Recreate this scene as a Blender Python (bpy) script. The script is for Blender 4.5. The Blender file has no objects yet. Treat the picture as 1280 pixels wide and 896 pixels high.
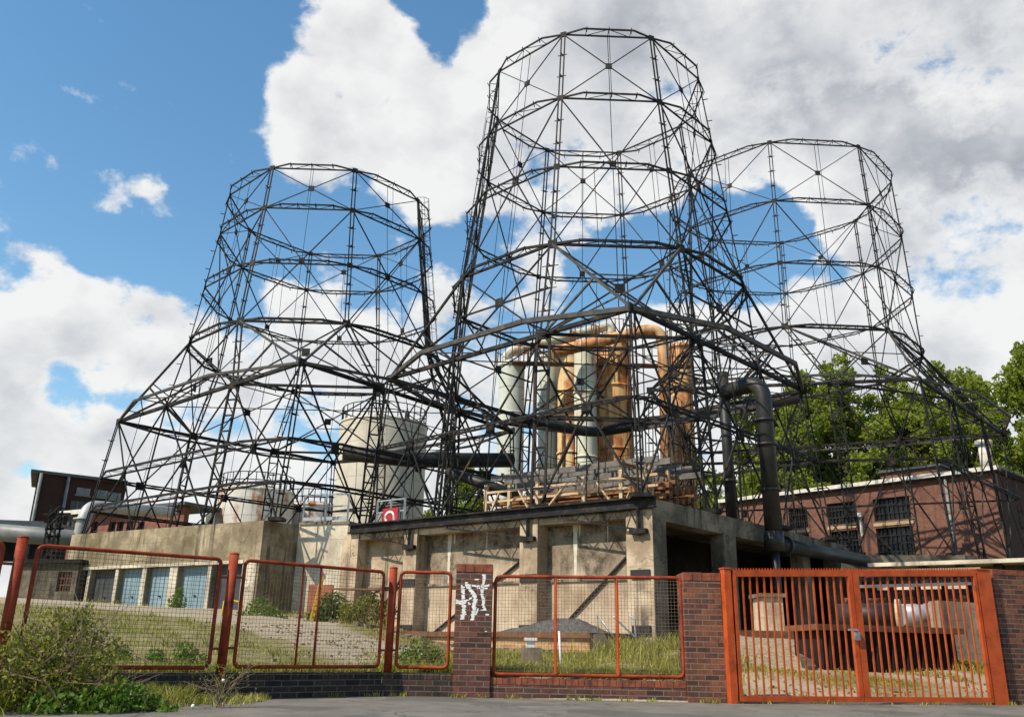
import bpy, math, random
from mathutils import Vector, Matrix
random.seed(11)
R = math.radians
sc = bpy.context.scene
col = sc.collection
PI = math.pi

# ------------------------------------------------------------------ camera
FOC, PIT, ROL, H = 1086.83, R(18.3125), R(1.136), 0.68
def ray(px, py):
    a0, b0 = px - 640, 448 - py
    c, s = math.cos(ROL), math.sin(ROL)
    a, b = a0*c - b0*s, a0*s + b0*c
    return Vector((a/FOC, math.cos(PIT) - b/FOC*math.sin(PIT), math.sin(PIT) + b/FOC*math.cos(PIT)))
def aty(px, py, y):
    v = ray(px, py); return v*(y/v.y) + Vector((0, 0, H))
def atz(px, py, z):
    v = ray(px, py); return v*((z-H)/v.z) + Vector((0, 0, H))
cam = bpy.data.cameras.new('camera'); camo = bpy.data.objects.new('camera', cam); col.objects.link(camo)
cam.sensor_width = 36; cam.lens = FOC/1280*36; cam.clip_end = 5000; cam.clip_start = 0.05
c, s = math.cos(ROL), math.sin(ROL)
U0 = Vector((0, -math.sin(PIT), math.cos(PIT))); X0 = Vector((1, 0, 0))
cr = X0*c + U0*s; cu = U0*c - X0*s; cf = Vector((0, math.cos(PIT), math.sin(PIT)))
m = Matrix((cr, cu, -cf)).transposed().to_4x4(); m.translation = (0, 0, H)
camo.matrix_world = m
sc.camera = camo

# ------------------------------------------------------------------ mesh building
class MB:
    def __init__(self): self.v = []; self.f = []; self.sm = []
    def quad(self, a, b, c_, d):
        n = len(self.v); self.v += [Vector(a), Vector(b), Vector(c_), Vector(d)]; self.f.append((n, n+1, n+2, n+3)); self.sm.append(False)
    def tri(self, a, b, c_):
        n = len(self.v); self.v += [Vector(a), Vector(b), Vector(c_)]; self.f.append((n, n+1, n+2)); self.sm.append(False)
    def hexa(self, p):                     # 8 points: bottom loop 0-3, top loop 4-7
        n = len(self.v); self.v += [Vector(q) for q in p]
        for q in ((3,2,1,0), (4,5,6,7), (0,1,5,4), (1,2,6,5), (2,3,7,6), (3,0,4,7)):
            self.f.append(tuple(n+i for i in q)); self.sm.append(False)
    def box(self, x0, x1, y0, y1, z0, z1):
        self.hexa([(x0,y0,z0),(x1,y0,z0),(x1,y1,z0),(x0,y1,z0),(x0,y0,z1),(x1,y0,z1),(x1,y1,z1),(x0,y1,z1)])
    def bar(self, p, q, w, h=None, up=None):
        p, q = Vector(p), Vector(q); h = h or w
        d = q - p
        if d.length < 1e-5: return
        d.normalize()
        u = Vector(up) if up is not None else Vector((0, 0, 1))
        if abs(d.dot(u)) > .98: u = Vector((1, .3, 0))
        s_ = d.cross(u).normalized(); t = s_.cross(d).normalized()
        s_ *= w/2; t *= h/2
        self.hexa([p-s_-t, p+s_-t, p+s_+t, p-s_+t, q-s_-t, q+s_-t, q+s_+t, q-s_+t])
    def tube(self, pts, r, seg=8, closed=False, caps=True):
        pts = [Vector(p) for p in pts]; n = len(pts); rs = r if isinstance(r, (list, tuple)) else [r]*n
        base = len(self.v); prev = None
        for i, p in enumerate(pts):
            a = pts[i-1] if (i > 0 or closed) else p
            b = pts[(i+1) % n] if (i < n-1 or closed) else p
            d = (b - a).normalized()
            if prev is None:
                u = Vector((0, 0, 1)) if abs(d.z) < .9 else Vector((1, 0, 0))
                x = d.cross(u).normalized()
            else:
                x = (prev - d*prev.dot(d)).normalized()
            prev = x; y = d.cross(x)
            for k in range(seg):
                t = 2*PI*k/seg; self.v.append(p + (x*math.cos(t) + y*math.sin(t))*rs[i])
        for i in range(n if closed else n-1):
            j = (i+1) % n
            for k in range(seg):
                l = (k+1) % seg
                self.f.append((base+i*seg+k, base+i*seg+l, base+j*seg+l, base+j*seg+k)); self.sm.append(True)
        if caps and not closed:
            self.f.append(tuple(base+k for k in range(seg))[::-1]); self.sm.append(False)
            self.f.append(tuple(base+(n-1)*seg+k for k in range(seg))); self.sm.append(False)
    def lathe(self, cx, cy, prof, seg=32):
        base = len(self.v)
        for r, z in prof:
            for k in range(seg):
                t = 2*PI*k/seg; self.v.append(Vector((cx+r*math.cos(t), cy+r*math.sin(t), z)))
        for i in range(len(prof)-1):
            for k in range(seg):
                l = (k+1) % seg
                self.f.append((base+i*seg+k, base+i*seg+l, base+(i+1)*seg+l, base+(i+1)*seg+k)); self.sm.append(True)
    def poly(self, pts):
        n = len(self.v); self.v += [Vector(p) for p in pts]; self.f.append(tuple(range(n, n+len(pts)))); self.sm.append(False)
    def prism(self, pts, z0, z1):
        n = len(pts); b = len(self.v)
        self.v += [Vector((p[0], p[1], z0)) for p in pts] + [Vector((p[0], p[1], z1)) for p in pts]
        self.f.append(tuple(b+i for i in range(n))[::-1]); self.f.append(tuple(b+n+i for i in range(n)))
        for i in range(n): self.f.append((b+i, b+(i+1) % n, b+n+(i+1) % n, b+n+i))
        self.sm += [False]*(n+2)

ORG = {}
def link(name, mb, mat, parent=None, org=None):
    o_ = ORG[parent.name] if parent else Vector(org if org is not None else (0, 0, 0))
    me = bpy.data.meshes.new(name)
    me.from_pydata([v - o_ for v in mb.v], [], mb.f)
    me.polygons.foreach_set('use_smooth', mb.sm)
    me.materials.append(mat); me.update()
    o = bpy.data.objects.new(name, me); col.objects.link(o)
    if parent: o.parent = parent
    else: o.location = o_
    ORG[o.name] = o_.copy()
    return o
def tag(o, label=None, cat=None, group=None, kind=None):
    if label: o['label'] = label
    if cat: o['category'] = cat
    if group: o['group'] = group
    if kind: o['kind'] = kind
    return o
def thing(name, loc, label, cat, group=None):
    o = bpy.data.objects.new(name, None); col.objects.link(o); o.location = loc; o.empty_display_size = .3
    ORG[o.name] = Vector(loc); return tag(o, label, cat, group, 'thing')
def solo(name, mb, mat, label, cat, group=None):
    xs = [v.x for v in mb.v]; ys = [v.y for v in mb.v]; zs = [v.z for v in mb.v]
    o = link(name, mb, mat, None, ((min(xs)+max(xs))/2, (min(ys)+max(ys))/2, min(zs)))
    return tag(o, label, cat, group, 'thing')
def dup(root, loc, rz=0, scale=1, label=None):
    r = root.copy(); col.objects.link(r); r.location = loc; r.rotation_euler = (0, 0, rz); r.scale = (scale,)*3
    if label: r['label'] = label
    for ch in root.children:
        d = ch.copy(); col.objects.link(d); d.parent = r
        for g in ch.children:
            e = g.copy(); col.objects.link(e); e.parent = d
    return r

class Plane:                                # a vertical wall plane: u along it, w outward, z up
    def __init__(self, p0, p1):
        self.p = Vector((p0[0], p0[1], 0)); d = Vector((p1[0]-p0[0], p1[1]-p0[1], 0)); self.len = d.length
        self.d = d.normalized(); self.n = Vector((self.d.y, -self.d.x, 0))
        if self.n.dot(self.p) > 0: self.n = -self.n
    def pt(self, u, w, z): return self.p + self.d*u + self.n*w + Vector((0, 0, z))
    def hit(self, px, py, w=0):
        v = ray(px, py); o = Vector((0, 0, H)); q = self.p + self.n*w
        t = (q - o).dot(self.n)/v.dot(self.n); h = o + v*t
        return (h - self.p).dot(self.d), h.z
    def box(self, mb, u0, u1, w0, w1, z0, z1):
        P = self.pt
        mb.hexa([P(u0,w1,z0),P(u1,w1,z0),P(u1,w0,z0),P(u0,w0,z0),P(u0,w1,z1),P(u1,w1,z1),P(u1,w0,z1),P(u0,w0,z1)])
    def walls(self, mb, u0, u1, w0, w1, z0, z1, holes):
        us = sorted({u0, u1} | {min(max(h[k], u0), u1) for h in holes for k in (0, 1)})
        for a, b in zip(us, us[1:]):
            if b - a < 1e-4: continue
            mid = (a+b)/2
            cuts = sorted([(h[2], h[3]) for h in holes if h[0] < mid < h[1]])
            z = z0
            for h0, h1 in cuts:
                if h0 > z + 1e-4: self.box(mb, a, b, w0, w1, z, h0)
                z = h1
            if z < z1 - 1e-4: self.box(mb, a, b, w0, w1, z, z1)

# ------------------------------------------------------------------ materials
class NT:
    def __init__(self, tree): self.t = tree; self.t.nodes.clear()
    def n(self, typ, **kw):
        nd = self.t.nodes.new(typ)
        for k, v in kw.items():
            if k.startswith('i_'): nd.inputs[k[2:]].default_value = v
            else: setattr(nd, k, v)
        return nd
    def l(self, a, b): self.t.links.new(a, b)
    def math(self, op, a, b=None, clamp=False):
        nd = self.t.nodes.new('ShaderNodeMath'); nd.operation = op; nd.use_clamp = clamp
        for i, x in enumerate((a, b)):
            if x is None: continue
            if isinstance(x, (int, float)): nd.inputs[i].default_value = x
            else: self.l(x, nd.inputs[i])
        return nd.outputs[0]
    def noise(self, vec, scale, detail=5, rough=.55, out=0, dist=0):
        nd = self.n('ShaderNodeTexNoise'); nd.inputs['Scale'].default_value = scale; nd.inputs['Detail'].default_value = detail
        nd.inputs['Roughness'].default_value = rough; nd.inputs['Distortion'].default_value = dist
        if vec is not None: self.l(vec, nd.inputs['Vector'])
        return nd.outputs[out]
    def ramp(self, fac, stops):
        nd = self.n('ShaderNodeValToRGB'); el = nd.color_ramp.elements
        while len(el) < len(stops): el.new(.5)
        for e, (p, c_) in zip(el, stops): e.position = p; e.color = (*c_, 1) if len(c_) == 3 else c_
        self.l(fac, nd.inputs[0]); return nd.outputs[0]
    def mix(self, fac, a, b, mode='MIX'):
        nd = self.n('ShaderNodeMix'); nd.data_type = 'RGBA'; nd.blend_type = mode
        for i, x in ((0, fac), (6, a), (7, b)):
            if isinstance(x, (int, float)): nd.inputs[i].default_value = x
            elif isinstance(x, tuple): nd.inputs[i].default_value = (*x, 1) if len(x) == 3 else x
            else: self.l(x, nd.inputs[i])
        return nd.outputs[2]
    def range(self, v, a, b, c_=0, d=1, smooth=True):
        nd = self.n('ShaderNodeMapRange'); nd.interpolation_type = 'SMOOTHSTEP' if smooth else 'LINEAR'
        self.l(v, nd.inputs[0])
        for i, x in zip((1, 2, 3, 4), (a, b, c_, d)): nd.inputs[i].default_value = x
        return nd.outputs[0]
    def coord(self, kind='Object', scale=None):
        nd = self.n('ShaderNodeTexCoord'); o = nd.outputs[kind]
        if scale:
            mp = self.n('ShaderNodeMapping'); mp.inputs['Scale'].default_value = scale; self.l(o, mp.inputs[0]); o = mp.outputs[0]
        return o
    def worldpos(self, scale=None):
        o = self.n('ShaderNodeNewGeometry').outputs['Position']
        if scale:
            mp = self.n('ShaderNodeMapping'); mp.inputs['Scale'].default_value = scale; self.l(o, mp.inputs[0]); o = mp.outputs[0]
        return o
    def finish(self, color, rough=.7, bump=None, bstr=.3, bdist=.02, metal=0, spec=.5):
        b = self.n('ShaderNodeBsdfPrincipled'); o = self.n('ShaderNodeOutputMaterial')
        if isinstance(color, tuple): b.inputs['Base Color'].default_value = (*color, 1)
        else: self.l(color, b.inputs['Base Color'])
        if isinstance(rough, (int, float)): b.inputs['Roughness'].default_value = rough
        else: self.l(rough, b.inputs['Roughness'])
        b.inputs['Metallic'].default_value = metal; b.inputs['Specular IOR Level'].default_value = spec
        if bump is not None:
            bp = self.n('ShaderNodeBump'); bp.inputs['Strength'].default_value = bstr; bp.inputs['Distance'].default_value = bdist
            self.l(bump, bp.inputs['Height']); self.l(bp.outputs[0], b.inputs['Normal'])
        self.l(b.outputs[0], o.inputs[0]); return b
def mat(name):
    m_ = bpy.data.materials.new(name); m_.use_nodes = True; return m_, NT(m_.node_tree)

def m_mottle(name, stops, scale=3, rough=.7, bump=.2, detail=6, bscale=30, stretch=None, spec=.4, metal=0):
    m_, t = mat(name); v = t.worldpos(stretch)
    n1 = t.noise(v, scale, detail, .6); c_ = t.ramp(n1, stops)
    b = t.noise(t.worldpos(), bscale, 4)
    t.finish(c_, rough, b, bump, .01, metal, spec); return m_
M = {}
M['steel'] = m_mottle('black_painted_steel', [(.34, (.008,.008,.0085)), (.52, (.016,.0155,.015)), (.62, (.04,.032,.026)), (.74, (.085,.045,.024))], 2.6, .68, .2, detail=8, spec=.18)
M['grey_steel'] = m_mottle('weathered_grey_steel', [(.3, (.022,.022,.022)), (.52, (.06,.058,.055)), (.7, (.11,.085,.06))], 3, .65, .2, detail=8, spec=.2)  # lighter copy of the tower steel, sunlight on outer girders painted in
M['galv'] = m_mottle('galvanised_steel', [(.3, (.25,.26,.27)), (.7, (.4,.41,.42))], 6, .45, .1, metal=.4)
M['pipe'] = m_mottle('dark_pipe_steel', [(.3, (.012,.012,.0125)), (.55, (.024,.023,.022)), (.75, (.06,.042,.03))], 1.8, .5, .12, detail=8, spec=.3)
M['pipe_rust'] = m_mottle('rusty_pipe_end', [(.3, (.18,.07,.02)), (.7, (.3,.14,.05))], 4, .7)
M['silver'] = m_mottle('silver_pipe_cladding', [(.3, (.26,.26,.25)), (.7, (.42,.42,.4))], 2, .5, .08, metal=.15)
M['dull_pipe'] = m_mottle('dull_grey_pipe', [(.3, (.1,.11,.11)), (.7, (.2,.2,.19))], 2, .5, .1)
M['red_paint'] = m_mottle('faded_red_paint', [(.28, (.06,.018,.012)), (.42, (.2,.03,.012)), (.58, (.3,.048,.016)), (.68, (.25,.07,.03)), (.78, (.11,.045,.03))], 6, .65, .25, detail=9, spec=.15)
M['orange_paint'] = m_mottle('orange_red_paint', [(.27, (.13,.035,.015)), (.4, (.34,.052,.011)), (.58, (.45,.072,.014)), (.7, (.4,.085,.026)), (.8, (.25,.08,.04))], 5, .6, .25, detail=9, spec=.25)
M['wire'] = m_mottle('rusty_wire', [(.3, (.11,.07,.045)), (.7, (.23,.14,.09))], 5, .7, .05)
M['glass'] = (lambda: (lambda mt: (mt[1].finish((.012,.014,.018), .12, None), mt[0])[1])(mat('dark_window_glass')))()
M['white_trim'] = m_mottle('weathered_white_trim', [(.3, (.42,.39,.33)), (.6, (.62,.59,.52))], 3, .7)
M['sandstone'] = m_mottle('sandstone_lintel', [(.3, (.26,.19,.1)), (.7, (.4,.31,.18))], 4, .85)
M['wood_light'] = m_mottle('bleached_timber', [(.3, (.3,.2,.11)), (.55, (.5,.36,.22)), (.8, (.62,.5,.36))], 4, .8, .3, stretch=(1,1,4))
M['wood_brown'] = m_mottle('brown_timber_boards', [(.3, (.1,.04,.015)), (.55, (.2,.085,.03)), (.8, (.3,.15,.06))], 3, .8, .3)
M['wood_grey'] = m_mottle('grey_timber', [(.3, (.07,.065,.06)), (.6, (.16,.145,.13)), (.85, (.27,.24,.2))], 3, .85, .3)
M['rustplate'] = m_mottle('rusty_plate', [(.3, (.07,.03,.015)), (.7, (.2,.09,.04))], 4, .8)
M['yellow'] = m_mottle('yellow_paint', [(.3, (.55,.32,.02)), (.7, (.66,.42,.03))], 6, .6)
M['red_sign'] = m_mottle('red_sign_enamel', [(.3, (.26,.015,.02)), (.7, (.36,.025,.03))], 5, .4, 0)
M['white_paint'] = m_mottle('white_paint', [(.3, (.62,.6,.56)), (.7, (.8,.79,.76))], 9, .7, .1)
M['blue_door'] = m_mottle('faded_blue_grey_door', [(.3, (.13,.2,.24)), (.6, (.2,.28,.32)), (.85, (.27,.33,.35))], 1.4, .6, .15, stretch=(1,1,.4))
M['dark_door'] = m_mottle('dark_grey_door', [(.3, (.025,.027,.03)), (.7, (.055,.056,.06))], 2, .6)
M['cladding_dark'] = m_mottle('dark_roof_cladding', [(.3, (.04,.045,.05)), (.7, (.09,.1,.11))], 2, .6)
M['sand_gravel'] = m_mottle('sandy_gravel', [(.3, (.12,.09,.055)), (.5, (.25,.195,.12)), (.7, (.38,.31,.2))], 13, .95, .8, bscale=24)
M['gravel_heap'] = m_mottle('grey_gravel', [(.3, (.035,.034,.033)), (.55, (.08,.077,.072)), (.75, (.16,.15,.14))], 11, .95, .8, bscale=22)

def m_concrete(name, lo, hi, dark=(.05,.042,.034), streak=.5, moss=0, green=(.09,.08,.02)):
    m_, t = mat(name); p = t.worldpos()
    n1 = t.noise(p, .7, 9, .68); base = t.ramp(n1, [(.3, tuple(x*.8 for x in lo)), (.45, lo), (.62, hi)])
    n2 = t.noise(t.worldpos((2.6, 2.6, .13)), 1.0, 7, .66); pat = t.noise(p, .45, 4, .6)
    c_ = t.mix(t.math('MULTIPLY', t.math('MULTIPLY', t.range(n2, .5, .64), t.range(pat, .38, .56)), streak), base, dark)
    n5 = t.noise(t.worldpos((7, 7, .3)), 1.0, 5, .6); c_ = t.mix(t.math('MULTIPLY', t.range(n5, .6, .72), streak*.55), c_, dark)
    n3 = t.noise(p, 5, 8, .78); c_ = t.mix(t.math('MULTIPLY', t.range(n3, .53, .68), .55), c_, tuple(x*.38 for x in lo))
    n6 = t.noise(p, 2.3, 6, .7); c_ = t.mix(t.math('MULTIPLY', t.range(n6, .6, .72), .35), c_, tuple(min(.8, x*1.25) for x in hi))
    if moss:
        n4 = t.noise(p, .9, 6, .65, dist=.5); c_ = t.mix(t.math('MULTIPLY', t.range(n4, .48, .63), moss), c_, green)
    sp = t.n('ShaderNodeSeparateXYZ'); t.l(p, sp.inputs[0])
    zz = t.math('ADD', sp.outputs[2], t.math('MULTIPLY', t.noise(p, .6, 3), .05))
    ln = t.math('MULTIPLY', t.math('LESS_THAN', t.math('FRACT', t.math('DIVIDE', zz, .74)), .022), t.range(t.noise(p, 1.3, 4, .7), .42, .6))
    c_ = t.mix(t.math('MULTIPLY', ln, .6), c_, tuple(x*.3 for x in lo))
    vc = t.n('ShaderNodeTexVoronoi'); vc.feature = 'DISTANCE_TO_EDGE'; vc.inputs['Scale'].default_value = .55
    wv = t.n('ShaderNodeVectorMath', operation='ADD'); t.l(p, wv.inputs[0]); t.l(t.noise(p, 2.5, 5, .6, out=1), wv.inputs[1]); t.l(wv.outputs[0], vc.inputs['Vector'])
    ck = t.math('MULTIPLY', t.math('LESS_THAN', vc.outputs['Distance'], .008), t.range(t.noise(p, .5, 3), .48, .6))
    c_ = t.mix(t.math('MULTIPLY', ck, .75), c_, tuple(x*.2 for x in lo))
    b = t.math('ADD', t.noise(p, 25, 6, .7), t.math('MULTIPLY', n3, 1.5))
    t.finish(c_, .88, b, .5, .025, spec=.25); return m_
M['conc_warm'] = m_concrete('warm_stained_concrete', (.3,.225,.15), (.53,.42,.295), streak=.85)
M['conc_dirty'] = m_concrete('soot_stained_concrete', (.15,.115,.08), (.4,.32,.22), (.03,.026,.022), .9)
M['lime'] = m_mottle('lime_runs', [(.3, (.42,.38,.3)), (.7, (.6,.56,.47))], 9, .9)
M['conc_white'] = m_concrete('pale_rendered_concrete', (.42,.36,.27), (.64,.57,.45), (.17,.13,.09), .45)
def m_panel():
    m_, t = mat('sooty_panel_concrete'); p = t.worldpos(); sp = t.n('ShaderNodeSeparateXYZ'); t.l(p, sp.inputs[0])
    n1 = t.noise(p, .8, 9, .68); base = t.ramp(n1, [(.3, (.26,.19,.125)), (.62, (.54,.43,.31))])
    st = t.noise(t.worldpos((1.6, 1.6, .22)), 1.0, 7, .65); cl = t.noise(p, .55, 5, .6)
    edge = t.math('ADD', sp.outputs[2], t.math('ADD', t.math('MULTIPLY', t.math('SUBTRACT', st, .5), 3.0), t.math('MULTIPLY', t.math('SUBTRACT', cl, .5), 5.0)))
    c_ = t.mix(t.math('MULTIPLY', t.range(edge, 2.2, 3.5), t.range(t.noise(p, 2.2, 8, .75), .36, .6, .98, .5)), base, (.055,.043,.031))  # darker towards the top of the panels, with a ragged edge
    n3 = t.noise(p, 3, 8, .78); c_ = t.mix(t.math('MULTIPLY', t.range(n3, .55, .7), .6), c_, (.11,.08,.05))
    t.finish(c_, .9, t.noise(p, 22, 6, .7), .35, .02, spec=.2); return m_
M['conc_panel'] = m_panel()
M['conc_grey'] = m_concrete('grey_weathered_concrete', (.09,.075,.055), (.24,.195,.14), (.022,.019,.016), .9)  # toned down to paint in the shade on the basin's side columns
M['conc_moss'] = m_concrete('mossy_board_marked_concrete', (.19,.15,.095), (.38,.31,.205), (.045,.038,.026), .9, .55, (.1,.075,.024))
M['conc_dark'] = m_concrete('blackened_concrete', (.01,.009,.008), (.026,.023,.02), (.004,.004,.004), .6)  # near black: the basin's open bays carry their shade in this colour

def m_brick(name, ang, cols, mortar=(.2,.17,.14), bw=.25, bh=.083, soot=.4, paint=None, sootc=(.02,.016,.014)):
    m_, t = mat(name); p = t.worldpos()
    mp = t.n('ShaderNodeMapping'); mp.inputs['Rotation'].default_value = (0, 0, -ang); t.l(p, mp.inputs[0])
    sp = t.n('ShaderNodeSeparateXYZ'); t.l(mp.outputs[0], sp.inputs[0])
    u = t.math('ADD', sp.outputs[0], sp.outputs[1])
    cb = t.n('ShaderNodeCombineXYZ'); t.l(u, cb.inputs[0]); t.l(sp.outputs[2], cb.inputs[1])
    b = t.n('ShaderNodeTexBrick'); t.l(cb.outputs[0], b.inputs['Vector'])
    b.inputs['Scale'].default_value = 1; b.inputs['Brick Width'].default_value = bw; b.inputs['Row Height'].default_value = bh
    b.inputs['Mortar Size'].default_value = .008; b.inputs['Mortar Smooth'].default_value = .3
    b.inputs['Color1'].default_value = (0, 0, 0, 1); b.inputs['Color2'].default_value = (1, 1, 1, 1); b.inputs['Mortar'].default_value = (.5, .5, .5, 1)
    n1 = t.noise(p, 6, 4)
    k = t.math('ADD', t.math('MULTIPLY', t.n('ShaderNodeRGBToBW').outputs[0], 1), 0)
    bw_ = t.t.nodes[-1]
    rb = [x for x in t.t.nodes if x.bl_idname == 'ShaderNodeRGBToBW'][-1]; t.l(b.outputs['Color'], rb.inputs[0])
    k = t.math('ADD', t.math('MULTIPLY', rb.outputs[0], .7), t.math('MULTIPLY', n1, .35))
    c_ = t.ramp(k, [(.1+.8*i/(len(cols)-1), q) for i, q in enumerate(cols)])
    c_ = t.mix(t.math('MULTIPLY', t.range(t.noise(p, 22, 6, .75), .48, .66), .6), c_, tuple(x*.6 for x in cols[0]))
    s1 = t.noise(p, 1.1, 6, .6); c_ = t.mix(t.math('MULTIPLY', t.range(s1, .47, .66), soot), c_, sootc)
    n7 = t.noise(p, 9, 6, .75); c_ = t.mix(t.math('MULTIPLY', t.range(n7, .6, .74), .45), c_, (.2,.17,.145))
    c_ = t.mix(t.math('MULTIPLY', b.outputs['Fac'], t.range(t.noise(p, 5, 5, .7), .3, .6, .35, 1)), c_, mortar)
    hgt = t.math('SUBTRACT', t.math('MULTIPLY', t.noise(p, 40, 4), .4), b.outputs['Fac'])
    t.finish(c_, .85, hgt, .7, .012, spec=.25); return m_
RED = [(.035,.02,.016), (.075,.034,.026), (.115,.046,.034), (.165,.06,.04), (.07,.048,.042)]
FANG = math.atan2(1.19, 4.39)
M['brick_pillar'] = m_brick('red_clinker_brick', R(-1), RED, (.17,.13,.105), .235, .0725, soot=.6, sootc=(.035,.022,.018))
M['brick_gate'] = m_brick('orange_red_brick', R(-14), [(.042,.022,.018), (.09,.037,.027), (.14,.052,.033), (.24,.08,.038), (.08,.048,.04)], (.18,.135,.105), .235, .0725, soot=.6, sootc=(.06,.03,.02))
M['brick_black'] = m_brick('sooty_dark_brick', R(43), [(.014,.012,.011), (.035,.025,.021), (.075,.04,.028), (.03,.024,.021)], (.13,.115,.1), .235, .0725, soot=.45)
M['brick_black_front'] = m_brick('sooty_dark_brick_front', R(-1), [(.014,.012,.011), (.035,.025,.021), (.075,.04,.028), (.03,.024,.021)], (.13,.115,.1), .235, .0725, soot=.45)
M['brick_hall'] = m_brick('warm_red_hall_brick', R(-47), [(.11,.05,.036), (.16,.07,.047), (.205,.09,.06), (.145,.068,.05)], (.2,.125,.095), .25, .083, soot=.55, sootc=(.075,.036,.027))
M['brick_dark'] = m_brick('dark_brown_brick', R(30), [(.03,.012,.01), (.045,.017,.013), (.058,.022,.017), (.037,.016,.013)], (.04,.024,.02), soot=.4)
M['brick_ledge'] = m_brick('crumbling_orange_brick', R(-40), [(.25,.1,.04), (.4,.2,.08), (.5,.33,.17), (.33,.13,.05)], (.42,.33,.22), soot=.3, sootc=(.3,.2,.1))

def m_tank(name, c0, c1, rust=.0, seams=True, ring=1.2):
    m_, t = mat(name); p = t.coord('Object')
    sp = t.n('ShaderNodeSeparateXYZ'); t.l(p, sp.inputs[0])
    base = t.ramp(t.noise(p, .6, 6, .6), [(.3, c0), (.7, c1)])
    if rust:
        st = t.n('ShaderNodeMapping'); st.inputs['Scale'].default_value = (1.3, 1.3, .13); t.l(p, st.inputs[0])
        n2 = t.math('ADD', t.math('MULTIPLY', t.noise(st.outputs[0], 1.2, 6, .65), .62), t.math('MULTIPLY', t.noise(p, .8, 6, .65), .4))
        rc = t.ramp(t.noise(p, 2.2, 6, .7), [(.3, (.16,.045,.014)), (.5, (.34,.12,.03)), (.75, (.5,.24,.08))])
        base = t.mix(t.range(n2, .5-.1*rust+.04, .62-.1*rust+.04), base, rc)
    if seams:
        fz = t.math('FRACT', t.math('DIVIDE', sp.outputs[2], ring)); at = t.math('ARCTAN2', sp.outputs[0], sp.outputs[1])
        l1 = t.math('LESS_THAN', fz, .035); l2 = t.math('LESS_THAN', t.math('FRACT', t.math('MULTIPLY', at, 2.4)), .02)
        base = t.mix(t.math('MULTIPLY', t.math('MAXIMUM', l1, l2), .5), base, (.12,.1,.08))
    t.finish(base, .6, t.noise(p, 20, 4), .1, .01, spec=.4); return m_
M['tank_white'] = m_tank('dirty_white_tank_plate', (.4,.35,.27), (.57,.52,.43))
M['tank_rusty'] = m_tank('white_tank_with_rust_runs', (.48,.45,.4), (.66,.63,.57), .45)
M['col_silver'] = m_tank('grey_green_column_paint', (.36,.38,.32), (.5,.52,.45), 0, ring=2.4)
M['col_green'] = m_tank('pale_green_column_paint', (.4,.41,.31), (.58,.57,.45), .25, ring=2.4)
M['col_rust'] = m_tank('orange_rusted_column', (.55,.31,.11), (.66,.43,.18), 1.1, ring=2.4)
M['col_rust2'] = m_tank('flaking_orange_column', (.55,.37,.16), (.65,.5,.28), .75, ring=2.4)
M['pipe_orange'] = m_tank('rusted_overhead_pipe', (.5,.28,.13), (.6,.4,.22), 1.1, seams=False)

def m_ground():
    m_, t = mat('yard_ground'); p = t.worldpos()
    g1 = t.noise(p, 26, 8, .75); n0 = t.noise(p, .35, 5, .6)
    grav = t.ramp(g1, [(.3, (.16,.13,.09)), (.52, (.35,.29,.2)), (.75, (.5,.43,.31))])
    soil = t.ramp(t.noise(p, 4, 8, .7), [(.3, (.09,.08,.03)), (.52, (.2,.17,.07)), (.72, (.34,.28,.14))])
    sp = t.n('ShaderNodeSeparateXYZ'); t.l(p, sp.inputs[0])
    dl = t.math('ABSOLUTE', t.math('SUBTRACT', t.math('ADD', t.math('MULTIPLY', sp.outputs[0], .863), t.math('MULTIPLY', sp.outputs[1], .506)), TRK))
    d2 = t.math('ADD', t.math('MULTIPLY', t.math('ABSOLUTE', t.math('SUBTRACT', sp.outputs[1], 27.5)), .62), t.math('MULTIPLY', t.math('GREATER_THAN', sp.outputs[0], -5.0), 50))
    dl = t.math('MINIMUM', dl, d2)
    off = t.math('ADD', dl, t.math('MULTIPLY', t.math('SUBTRACT', n0, .5), 3.0))
    gate = t.range(sp.outputs[0], 3.2, 4.2)
    k = t.math('MULTIPLY', t.range(t.math('ADD', off, t.math('MULTIPLY', g1, .8)), 1.9, 2.7), t.math('SUBTRACT', 1, t.math('MULTIPLY', gate, t.range(n0, .6, .45))))
    c_ = t.mix(k, grav, soil)
    t.finish(c_, .95, g1, .8, .03, spec=.2); return m_
TRK = .863*-.5+.506*15.2
M['ground'] = m_ground()
def m_asphalt():
    m_, t = mat('worn_asphalt'); p = t.worldpos()
    g = t.noise(p, 60, 6, .8); n0 = t.noise(p, .9, 6, .6)
    c_ = t.ramp(t.math('ADD', t.math('MULTIPLY', g, .4), t.math('MULTIPLY', t.noise(p, 1.4, 8, .7), .6)), [(.3, (.075,.067,.055)), (.47, (.14,.127,.106)), (.6, (.185,.168,.142)), (.72, (.24,.22,.185))])
    vc = t.n('ShaderNodeTexVoronoi'); vc.feature = 'DISTANCE_TO_EDGE'; vc.inputs['Scale'].default_value = .8
    wv = t.n('ShaderNodeVectorMath', operation='ADD'); t.l(p, wv.inputs[0]); t.l(t.noise(p, 2.2, 6, .65, out=1), wv.inputs[1]); t.l(wv.outputs[0], vc.inputs['Vector'])
    ck = t.math('MULTIPLY', t.range(vc.outputs['Distance'], .016, .006), t.range(t.noise(p, .7, 3), .42, .55))
    c_ = t.mix(t.math('MULTIPLY', ck, .8), c_, (.025,.023,.02))
    pt_ = t.noise(p, .55, 3, .5); c_ = t.mix(t.math('MULTIPLY', t.range(pt_, .55, .58), .45), c_, (.06,.055,.048))
    gr = t.noise(p, 140, 2, .5); c_ = t.mix(t.math('MULTIPLY', t.range(gr, .66, .74), .6), c_, (.34,.31,.26))
    t.finish(c_, .9, g, .7, .012, spec=.3); return m_
M['asphalt'] = m_asphalt()
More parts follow.
